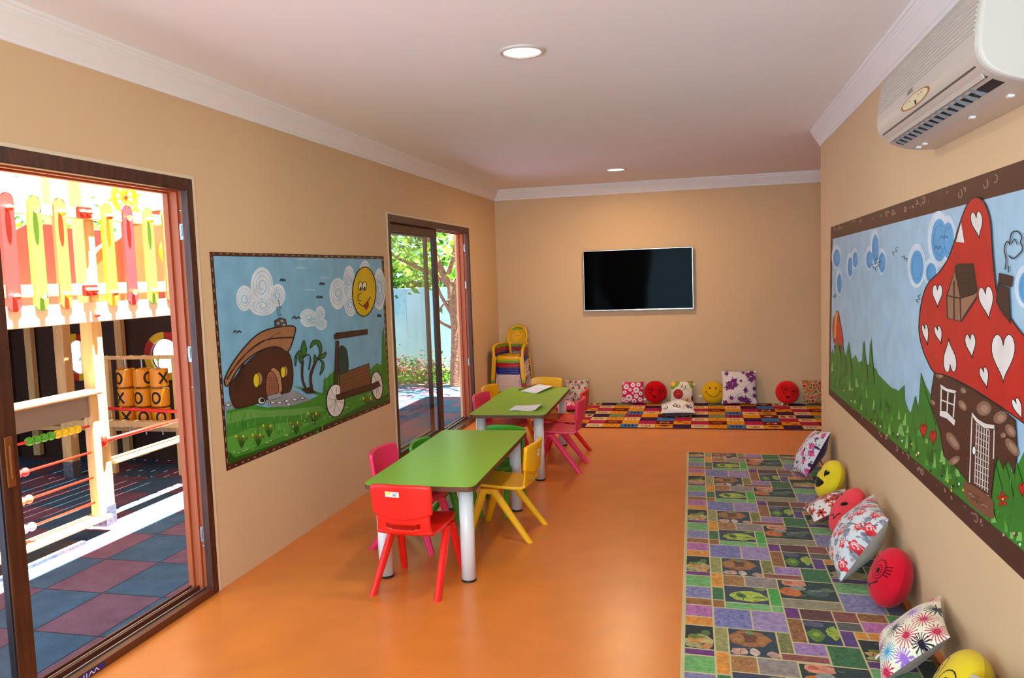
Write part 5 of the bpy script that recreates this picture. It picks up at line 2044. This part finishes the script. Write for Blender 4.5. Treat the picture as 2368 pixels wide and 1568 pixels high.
# upper railing
for (za, zb) in ((1.945, 2.018), (1.470, 1.545)):
    boxpart('rail', (PXc + 0.038, PXc + 0.066, 2.75, 5.9, za, zb), WOODY, pt, off, bevel=0.004)
SL = [(3.30, '#D8201C'), (3.50, '#5FBF1E'), (3.695, '#D2261C'), (3.885, '#7CC42A'), (4.072, '#E06A28'), (4.468, '#E8D61C'), (4.660, '#D2262A'), (4.866, '#86C82C'), (5.062, '#E0662A'), (5.25, '#E8D61C'),
      (5.45, '#D2262A'), (5.64, '#86C82C')]
for k, (y, c) in enumerate(SL):
    w_ = 0.046
    y *= 0.982
    fx = PXc + 0.067
    out = [(y + w_ * math.cos(R(a)), 2.018 + w_ * math.sin(R(a)) * 0.9) for a in range(0, 181, 15)] + \
          [(y + w_ * math.cos(R(a)), 1.435 + w_ * math.sin(R(a)) * 0.9) for a in range(180, 361, 15)]
    sm_ = mat('slat_' + c[1:], tuple(x_ * 0.95 + 0.03 for x_ in rgb(c)), rough=0.4, spec=0.4)
    s_ = MB().prism(out, lambda u, v, h_: V(h_, u, v), fx - 0.010, fx + 0.007).build('slat', sm_, pt, off, bevel=0.004)
    for z in (1.972, 1.478):
        q = (('#1E62B8', '#D8281C', '#F0C81E', '#F2EEE6'), ('#F0B81E', '#2E86D0', '#F2EEE6', '#F0C81E'), ('#E8401C', '#F0C81E', '#F2EEE6', '#E8401C'))[k % 3]
        m_ = MB(Matrix.Translation((fx + 0.022, y, z)) @ Matrix.Rotation(R(90), 4, 'Y'))
        m_.lathe([(0.012, -0.014), (0.012, 0.0)], n=12, col=c)
        m_.sphere((0, 0, 0.004), 0.020, 16, 10, cols=q)
        m_.build('cap', PAINT, s_, off, smooth=True)
for z in (1.985, 1.50):
    b_ = MB().box(PXc + 0.067, PXc + 0.085, 4.135, 4.245, z - 0.034, z + 0.034).build('bracket', REDP, pt, off, bevel=0.003)
    for y in (4.165, 4.215):
        m_ = MB(Matrix.Translation((PXc + 0.090, y, z)) @ Matrix.Rotation(R(90), 4, 'Y'))
        m_.sphere((0, 0, 0.004), 0.018, 16, 10, cols=('#E8401C', '#F0C81E', '#F2EEE6', '#E8401C'))
        m_.build('cap', PAINT, b_, off, smooth=True)
m_ = MB(Matrix.Translation((PXc + 0.078, 4.235, 1.345)) @ Matrix.Rotation(R(90), 4, 'Y'))
m_.sphere((0, 0, 0), 0.017, 16, 10, cols=('#E8401C', '#F0C81E', '#F2EEE6', '#E8401C'))
m_.build('cap', PAINT, pt, off, smooth=True)
# bench plank and its brackets between the posts; red grab bar
boxpart('bench_plank', (PXc - 0.03, PXc + 0.075, 4.302, 5.235, 0.362, 0.392), WOODY, pt, off, bevel=0.008)
for y in (4.62, 5.1):
    boxpart('bench_bracket', (PXc - 0.02, PXc + 0.03, y - 0.05, y + 0.05, 0.345, 0.361), STEEL, pt, off)
MB().tube([(PXc + 0.060, 4.225, 0.532), (PXc + 0.060, 5.24, 0.528)], 0.013, 10).build('grab_bar', mat('red_bar', '#DC2414', rough=0.3), pt, off, smooth=True)
MB().sphere((PXc + 0.060, 4.225, 0.532), 0.024, 14, 8, sc=(1, 1, 1.5)).build('bar_socket', mat('red_bar'), pt, off, smooth=True)
MB().tube([(PXc - 0.046, 5.28, 0.53), (-2.70, 5.30, 0.565)], 0.014, 10).build('grab_bar', mat('red_bar'), pt, off, smooth=True)
boxpart('floor_sill', (-2.72, PXc - 0.06, 5.30, 5.36, 0.40, 0.45), WOODY, pt, off, bevel=0.004)
# dark plank end wall with two porthole windows ringed yellow and red
HZ = 0.90
hol = [(-3.17, 0.155), (-2.255, 0.155)]
EY = 5.98
wl = MB()
# wall made of a frame of polygons around the round holes
NX = 48
for hx, hr in hol:
    for k in range(NX):
        a0_, a1_ = 2 * math.pi * k / NX, 2 * math.pi * (k + 1) / NX

        def sq(a):
            c_, s2 = math.cos(a), math.sin(a)
            q = 0.24 / max(abs(c_), abs(s2))
            return (hx + c_ * q, HZ + s2 * q)
        pa, pb = sq(a0_), sq(a1_)
        ia, ib = (hx + hr * math.cos(a0_), HZ + hr * math.sin(a0_)), (hx + hr * math.cos(a1_), HZ + hr * math.sin(a1_))
        wl.add([V(pa[0], EY, pa[1]), V(pb[0], EY, pb[1]), V(ib[0], EY, ib[1]), V(ia[0], EY, ia[1]),
                V(pa[0], EY + .025, pa[1]), V(pb[0], EY + .025, pb[1]), V(ib[0], EY + .025, ib[1]), V(ia[0], EY + .025, ia[1])],
               [(0, 1, 2, 3), (7, 6, 5, 4), (3, 2, 6, 7)])
for (xa, xb, za, zb) in ((-3.9, -1.60, HZ + .24, 1.30), (-3.9, -1.60, GZ, HZ - .24), (-3.9, -3.41, HZ - .24, HZ + .24), (-2.93, -2.495, HZ - .24, HZ + .24), (-2.015, -1.60, HZ - .24, HZ + .24)):
    wl.box(xa, xb, EY, EY + 0.025, za, zb)
wl.build('end_wall', DWOOD, pt, off)
for hx, hr in hol:
    rg_ = MB()
    for k in range(48):
        a0_, a1_ = 2 * math.pi * k / 48, 2 * math.pi * (k + 1) / 48
        c = ('#E0B81A', '#B2261A')[(k // 6) % 2]
        ri, ro = hr - 0.004, 0.215
        P = [V(hx + r_ * math.cos(a), y_, HZ + r_ * math.sin(a)) for y_ in (EY - 0.02, EY) for a in (a0_, a1_) for r_ in (ri, ro)]
        rg_.add(P, [(0, 1, 3, 2), (0, 2, 6, 4), (1, 5, 7, 3)], c)
    rg_.build('porthole_ring', PAINT, pt, off)
for x in (-3.0, -2.68, -3.65, -1.72):
    boxpart('stud', (x - 0.035, x + 0.035, EY - 0.075, EY - 0.022, 0.0, 1.30), WOOD, pt, off, bevel=0.004)
boxpart('back_wall', (-3.93, -3.90, 2.6, 6.0, GZ, 1.30), DWOOD, pt, off)
boxpart('inner_bench', (-3.85, -1.62, 5.62, 5.94, 0.30, 0.335), WOOD, pt, off, bevel=0.004)
# boards on the upper level
bd_ = [(-2.55, 4.55, 5.12, 1.40, 1.92, REDP), ]
arch = [(4.55, 1.40), (5.25, 1.40), (5.25, 2.02), (4.95, 2.02), (4.75, 1.92), (4.55, 1.75)]
MB().prism(arch, lambda u, v, h_: V(h_, u, v), -2.60, -2.575).build('red_panel', REDP, pt, off)
ar2 = smooth([V(5.55, 1.40, 0), V(5.55, 1.72, 0), V(5.66, 1.86, 0), V(5.90, 1.95, 0), V(6.02, 2.1, 0), V(6.2, 2.2, 0), V(7.0, 2.2, 0), V(7.0, 1.4, 0)], False, 4)
MB().prism(ar2, lambda u, v, h_: V(h_, u, v), -2.62, -2.595).build('orange_panel', ORP, pt, off)
MB().tube([V(-2.585, p.x, p.y) for p in ar2[:26]], 0.014, 6).build('panel_edge', WHT, pt, off)
boxpart('red_panel', (-3.6, -3.57, 5.9, 6.9, 1.4, 2.1), REDP, pt, off)
boxpart('upper_floor', (-4.2, -2.86, 4.4, 7.2, 1.36, 1.40), WOODY, pt, off)
for (x, y) in ((-4.1, 5.0), (-4.1, 7.1), (-2.65, 7.05)):
    boxpart('post', (x - PW, x + PW, y - PW, y + PW, GZ, 3.1), WOOD, pt, off, bevel=0.005)

# --- yellow ship's wheel on the tower
wy, wz = 5.90, 2.29
wt = thing('ship_wheel', 'yellow toy ship steering wheel above the play tower railing', 'toy wheel', (-2.50, wy, wz))
YM = mat('yellow_toy_plastic', '#F0C010', rough=0.35)
m_ = MB(Matrix.Rotation(R(90), 4, 'Y'))
m_.tube([(0.130 * math.cos(2 * math.pi * k / 40), 0.130 * math.sin(2 * math.pi * k / 40), 0) for k in range(41)], 0.024, 8, flat=0.9)
m_.build('rim', YM, wt, smooth=True)
for k in range(8):
    an = 2 * math.pi * k / 8 + 0.2
    m_ = MB(Matrix.Rotation(R(90), 4, 'Y'))
    m_.tube([(r_ * math.cos(an), r_ * math.sin(an), 0) for r_ in (0.02, 0.13, 0.16, 0.19)], [0.014, 0.011, 0.010, 0.016], 8)
    m_.build('spoke', YM, wt, smooth=True)
m_ = MB(Matrix.Rotation(R(90), 4, 'Y'))
m_.lathe([(0.0, 0.02), (0.02, 0.018), (0.024, 0.0), (0.02, -0.018), (0, -0.02)], n=16)
m_.build('hub', mat('red_bar'), wt, smooth=True)
m_ = MB()
m_.box(-0.02, 0.0, -0.03, 0.03, -0.89, -0.10)
m_.build('wheel_post', YM, wt, bevel=0.004)
m_ = MB(Matrix.Rotation(R(90), 4, 'Y'))
m_.tube([(0.46 + 0.10 * math.cos(2 * math.pi * k / 30), 0.52 + 0.10 * math.sin(2 * math.pi * k / 30), 0) for k in range(31)], 0.018, 8)
m_.build('second_rim', YM, wt, smooth=True)
for k in range(4):
    an = math.pi * k / 4
    MB(Matrix.Rotation(R(90), 4, 'Y')).tube([(0.46 + s_ * 0.12 * math.cos(an), 0.52 + s_ * 0.12 * math.sin(an), 0) for s_ in (-1, 1)], 0.010, 6).build('second_spoke', YM, wt)

# --- bead counting frame (abacus)
ab = thing('bead_frame', 'wooden counting frame with coloured beads on red rods outside the near door', 'abacus', (PXc, 3.9, GZ))
off = (PXc, 3.9, GZ)
ax0, ax1 = PXc + 0.048, PXc + 0.115
boxpart('side_board', (ax0, ax1, 4.085, 4.145, GZ + 0.11, 0.851), WOOD, ab, off, bevel=0.008)
boxpart('side_board', (ax0, ax1, 3.06, 3.14, GZ + 0.11, 0.851), WOOD, ab, off, bevel=0.008)
boxpart('top_board', (ax0 - 0.03, ax1 + 0.035, 3.0, 4.15, 0.852, 0.880), WOODY, ab, off, bevel=0.010)
boxpart('header_board', (PXc + 0.068, PXc + 0.092, 3.141, 4.084, 0.715, 0.851), mat('dull_plank', '#8A7A70', rough=0.35), ab, off)
boxpart('bottom_board', (ax0 - 0.05, ax1 + 0.03, 3.0, 4.16, GZ + 0.08, GZ + 0.11), WOODY, ab, off, bevel=0.008)
boxpart('drain_grate', (ax0 - 0.03, ax1 + 0.05, 3.05, 3.90, GZ + 0.0, GZ + 0.02), STEEL, ab, off)
BC_ = {'green': '#4EA81C', 'yellow': '#EACB12', 'red': '#E03A34', 'orange': '#F07A4A', 'violet': '#D08AD6'}
for z, beads in ((0.655, [(3.705 + 0.0515 * k, 'green' if k < 4 else 'yellow') for k in range(8)]),
                 (0.490, [(3.500 + 0.052 * k, 'red') for k in range(4)]),
                 (0.330, [(3.510 + 0.052 * k, 'orange') for k in range(4)]),
                 (0.170, [(3.515 + 0.052 * k, 'violet') for k in range(4)])):
    r_ = MB().tube([(PXc + 0.08, 3.13, z), (PXc + 0.08, 4.09, z)], 0.0075, 8).build('rod', mat('red_bar'), ab, off, smooth=True)
    for y, c in beads:
        MB().sphere((PXc + 0.08, y * 0.982, z), 0.026, 18, 12).build('bead', mat(c + '_bead', BC_[c], rough=0.25), r_, off, smooth=True)

# --- noughts and crosses drums
nx = thing('noughts_and_crosses_frame', 'three by three frame of yellow drums with black letters O and X', 'playground game', (-2.125, 5.5, 0.3))
off = (-2.125, 5.5, 0.3)
NY = 5.5
boxpart('top_rail', (-2.47, -1.80, NY - 0.02, NY + 0.02, 0.925, 0.955), WOOD, nx, off, bevel=0.003)
boxpart('side_rail', (-1.835, -1.80, NY - 0.02, NY + 0.02, GZ, 0.925), WOOD, nx, off, bevel=0.003)
boxpart('side_rail', (-2.47, -2.435, NY - 0.02, NY + 0.02, GZ, 0.925), WOOD, nx, off, bevel=0.003)
DR = mat('yellow_drum', '#DD920A', rough=0.4)
LT = [['O', 'O', 'X'], ['X', 'O', 'O'], ['X', 'O', 'O']]
RT = [[-52, 38, 28], [-48, -38, -30], [-14, -10, -4]]
for c in range(3):
    x = -2.285 + c * 0.157
    rd = MB().tube([(x, NY, 0.30), (x, NY, 0.93)], 0.006, 8).build('rod', METAL, nx, off)
    for r_ in range(3):
        z = 0.775 - r_ * 0.160
        d_ = MB().lathe([(0.0, -0.072), (0.066, -0.072), (0.071, -0.066), (0.071, 0.066), (0.066, 0.072), (0.018, 0.073), (0.018, 0.079), (0, 0.079)], (x, NY, z), 28)
        do = d_.build('drum', DR, rd, off, bevel=0.0)
        L_ = Art()
        if LT[r_][c] == 'X':
            L_.stroke([(-.034 + .0068 * q, -.045 + .009 * q) for q in range(11)], .017, '#151414').stroke([(.034 - .0068 * q, -.045 + .009 * q) for q in range(11)], .017, '#151414')
        else:
            L_.stroke(ell(0, 0, .032, .042, n=24) + [(.032, 0)], .017, '#151414')
        m_ = MB()
        a0_ = R(-52 + RT[r_][c])
        L_.lay(m_, lambda u, v, hh: V(x + (0.0714 + hh) * math.cos(a0_ + u / 0.0714), NY + (0.0714 + hh) * math.sin(a0_ + u / 0.0714), z + v))
        m_.build('letter', INK, do, off)

# --- garden walls
GW = mat('pale_blue_wall', '#A8CDEB', rough=0.8, mottle=(2.2, 0.93, 1.04))
MB().box(-6.6, 1.6, 12.3, 12.45, GZ - 0.1, 1.35).build('wall_garden_end', GW, kind='structure')
MB().box(-6.75, -6.6, -3, 12.45, GZ - 0.1, 1.35).build('wall_garden_side', GW, kind='structure')


# --- trees and bushes
def leaves(n, fn, size, cols_, seed, parent, off=None, name='foliage'):
    rn_ = random.Random(seed)
    m_ = MB()
    for k in range(n):
        c = Vector(fn(rn_))
        a = Vector((rn_.uniform(-1, 1), rn_.uniform(-1, 1), rn_.uniform(-0.6, 0.6))).normalized()
        b = a.cross(Vector((rn_.uniform(-1, 1), rn_.uniform(-1, 1), rn_.uniform(-1, 1)))).normalized()
        s_ = size * rn_.uniform(0.6, 1.3)
        m_.add([c - a * s_, c + b * s_ * 0.42, c + a * s_, c - b * s_ * 0.42 + Vector((0, 0, s_ * 0.15))], [(0, 1, 2, 3)], rn_.choice(cols_))
    return m_.build(name, LEAF, parent, off)


LEAF = mat('leaf', attr=True, rough=0.5, spec=0.3)
_n = LEAF.node_tree
_tl = _n.nodes.new('ShaderNodeBsdfTranslucent')
_mx = _n.nodes.new('ShaderNodeMixShader')
_mx.inputs[0].default_value = 0.4
_at = [n_ for n_ in _n.nodes if n_.type == 'ATTRIBUTE'][0]
_n.links.new(_at.outputs['Color'], _tl.inputs[0])
_n.links.new(_n.nodes['Principled BSDF'].outputs[0], _mx.inputs[1])
_n.links.new(_tl.outputs[0], _mx.inputs[2])
_n.links.new(_mx.outputs[0], _n.nodes['Material Output'].inputs[0])
G1 = ('#4E8A1E', '#7FB02E', '#2E5E16', '#A9C83E', '#3C7220')
BARK = mat('bark', '#8A6248', rough=0.9, mottle=(30, 0.6, 1.25), bump=(45, 0.7, 0.01))

tr = thing('tree', 'slender tree with a forking brown trunk outside the far sliding door', 'tree', (-1.05, 10.53, GZ))
off = (-1.05, 10.53, GZ)
m_ = MB()
m_.tube(smooth([V(-1.055, 10.53, GZ - 0.02), V(-1.045, 10.53, 0.25), V(-1.02, 10.53, 0.75), V(-1.06, 10.53, 1.15), V(-1.075, 10.53, 1.42)], False, 5),
        [0.105 - 0.0022 * k for k in range(21)], 14)
m_.build('trunk', BARK, tr, off, smooth=True)
for P, r0_ in (([(-1.075, 10.53, 1.36), (-1.18, 10.5, 1.56), (-1.28, 10.45, 1.85), (-1.42, 10.4, 2.4), (-1.5, 10.3, 2.9)], 0.062),
               ([(-1.06, 10.53, 1.38), (-0.94, 10.55, 1.5), (-0.80, 10.6, 1.66), (-0.62, 10.6, 2.2), (-0.5, 10.6, 2.7)], 0.06),
               ([(-1.14, 10.52, 1.50), (-1.0, 10.4, 1.75), (-0.93, 10.35, 2.1), (-1.0, 10.3, 2.7)], 0.035),
               ([(-1.10, 10.54, 1.40), (-1.38, 10.6, 1.56), (-1.8, 10.7, 1.75), (-2.3, 10.7, 2.0)], 0.04),
               ([(-1.09, 10.5, 1.02), (-1.22, 10.48, 1.26), (-1.26, 10.46, 1.42)], 0.03),
               ([(-1.10, 10.52, 0.80), (-1.28, 10.5, 0.92), (-1.20, 10.48, 1.12), (-0.9, 10.45, 1.3)], 0.022)):
    q = smooth([Vector(p) for p in P], False, 4)
    MB().tube(q, [r0_ * (1 - 0.6 * k / len(q)) for k in range(len(q))], 9).build('branch', BARK, tr, off, smooth=True)
leaves(2600, lambda r_: (-1.7 + 1.6 * r_.gauss(0, .5), 10.7 + r_.gauss(0, .6), 2.45 + .75 * r_.gauss(0, .5) + r_.uniform(-.25, .3)), 0.075, G1, 1, tr, off)

bs = [('bush', 'broad bright green bush rising behind the blue wall, left of the tree trunk', (-3.1, 13.4), 1.5, 1.5, 2400, 5),
      ('bush', 'green bush behind the blue wall directly behind the tree trunk', (-1.2, 13.6), 1.3, 1.45, 2000, 6),
      ('bush', 'green bush behind the blue wall at the right edge of the far door', (0.6, 13.4), 1.2, 1.5, 1200, 7)]
for nm, lb, (x, y), rx, zc, n_, sd in bs:
    bo = thing(nm, lb, 'bush', (x, y, GZ))
    MB().tube([(0, 0, 0), (0.05, 0, 0.7), (0, 0.05, 1.4)], [0.06, 0.045, 0.02], 8).build('stem', BARK, bo)
    leaves(n_, lambda r_, rx=rx, zc=zc: (rx * r_.gauss(0, .45), .5 * r_.gauss(0, .6), zc + .75 * r_.gauss(0, .5)), 0.085, G1, sd, bo)
lp = [('low_plant', 'low pink flowered plant at the foot of the blue wall, left of the trunk', (-1.75, 11.4), 0.5, 420, 8, ('#3E7A1E', '#6CA432', '#2E5E16', '#D85A9A', '#8A5A3A')),
      ('low_plant', 'low leafy plant growing right of the tree trunk by the blue wall', (-0.75, 11.2), 0.35, 260, 9, ('#4E8A22', '#8AB83A', '#2E5E16')),
      ('low_plant', 'leafy plant seen low through the left half of the far door glass', (-2.45, 11.5), 0.5, 380, 10, ('#4E8A22', '#7A9A3A', '#A85A3A', '#C84A6A'))]
for nm, lb, (x, y), rx, n_, sd, cs in lp:
    n_ = int(n_ * 1.8)
    bo = thing(nm, lb, 'plant', (x, y, GZ))
    leaves(n_, lambda r_, rx=rx: (rx * r_.gauss(0, .5), .3 * r_.gauss(0, .5), 0.05 + abs(.16 * r_.gauss(0, .8))), 0.032, cs, sd, bo)
    for k in range(3):
        MB().tube([(0.1 * k - 0.1, 0, 0), (0.15 * k - 0.15, 0.03, 0.18)], 0.006, 6).build('stem', BARK, bo)
gs = leaves(5200, lambda r_: (-5.5 + 6.0 * r_.random(), 10.75 + 1.5 * r_.random(), GZ + .02 + .03 * r_.random()), 0.05, ('#5E9A2E', '#8ABF3E', '#3E7A22', '#B8A860'), 30, None, None, 'grass')
tag(gs, 'short sunlit grass in the garden strip before the blue wall', 'grass', kind='stuff')
# sunny garden seen through the portholes
bo = thing('bush', 'small bush and grass seen through the left porthole', 'bush', (-4.6, 8.2, GZ))
MB().tube([(0, 0, 0), (0, 0, 0.7)], 0.03, 8).build('stem', BARK, bo)
leaves(500, lambda r_: (.30 * r_.gauss(0, .6), .25 * r_.gauss(0, .6), .62 + .22 * r_.gauss(0, .6)), 0.05, G1, 41, bo)
bo = thing('bush', 'leafless twiggy bush with green base seen through the right porthole', 'bush', (-3.35, 8.3, GZ))
for k in range(5):
    q = smooth([V(0, 0, 0), V(0.03 * (k - 2), 0.02, 0.5), V(0.09 * (k - 2), 0.03, 0.95), V(0.05 * (k - 2) + .05, 0, 1.35)], False, 4)
    MB().tube(q, [0.016 * (1 - .6 * i / len(q)) for i in range(len(q))], 6).build('branch', BARK, bo, smooth=True)
leaves(300, lambda r_: (.3 * r_.gauss(0, .6), .2 * r_.gauss(0, .6), .35 + .12 * r_.gauss(0, .6)), 0.05, G1, 43, bo, name='foliage')
rk = MB()
rk.box(-0.12, 0.14, -0.1, 0.1, 0, 0.62)
ro_ = tag(rk.build('stone_block', mat('pale_stone', '#CFC4B4', rough=0.9, mottle=(8, .8, 1.1)), None, (0, 0, 0), bevel=0.03), 'pale stone block standing in the sun beyond the left porthole', 'stone')
ro_.location = (-4.35, 7.75, GZ)

# --- pale houses far behind
HB = mat('pale_render', '#E8E2DA', rough=0.8)
for (x, y, w_, d_, h_, lb) in ((-15, 15, 4, 5, 9, 'pale house far behind the left posts of the play tower'), (-15, 24, 4, 7, 10, 'pale apartment building far behind the toy steering wheel')):
    hb = thing('house', lb, 'building', (x, y, GZ))
    boxpart('facade', (-w_ / 2, w_ / 2, -d_ / 2, d_ / 2, 0, h_), HB, hb)
    boxpart('roof', (-w_ / 2 - .2, w_ / 2 + .2, -d_ / 2 - .2, d_ / 2 + .2, h_, h_ + .25), mat('roof_tile', '#B08068', rough=0.8), hb)
    for k in range(3):
        for q in range(3):
            wn = boxpart('window', (w_ / 2, w_ / 2 + 0.06, -d_ / 2 + .6 + k * d_ / 3, -d_ / 2 + 1.5 + k * d_ / 3, 2.0 + q * 2.7, 3.3 + q * 2.7), WHITEP, hb)
            MB().box(w_ / 2 + 0.061, w_ / 2 + 0.07, -d_ / 2 + .68 + k * d_ / 3, -d_ / 2 + 1.42 + k * d_ / 3, 2.08 + q * 2.7, 3.22 + q * 2.7).build('pane', mat('window_blue_glass', '#7FA0BC', rough=0.1), wn)
bo = thing('bush', 'leafy green hedge tree beyond the tower between its two left posts', 'bush', (-9.0, 11.5, GZ))
MB().tube([(0, 0, 0), (0, 0, 2.4)], 0.08, 8).build('stem', BARK, bo)
leaves(1500, lambda r_: (.8 * r_.gauss(0, .6), 1.6 * r_.gauss(0, .6), 2.35 + .5 * r_.gauss(0, .6)), 0.10, G1, 51, bo)

# remove prototypes that were never placed
for k, p_ in protos.items():
    if k not in used:
        for c_ in list(p_.children):
            bpy.data.objects.remove(c_, do_unlink=True)
        bpy.data.objects.remove(p_, do_unlink=True)
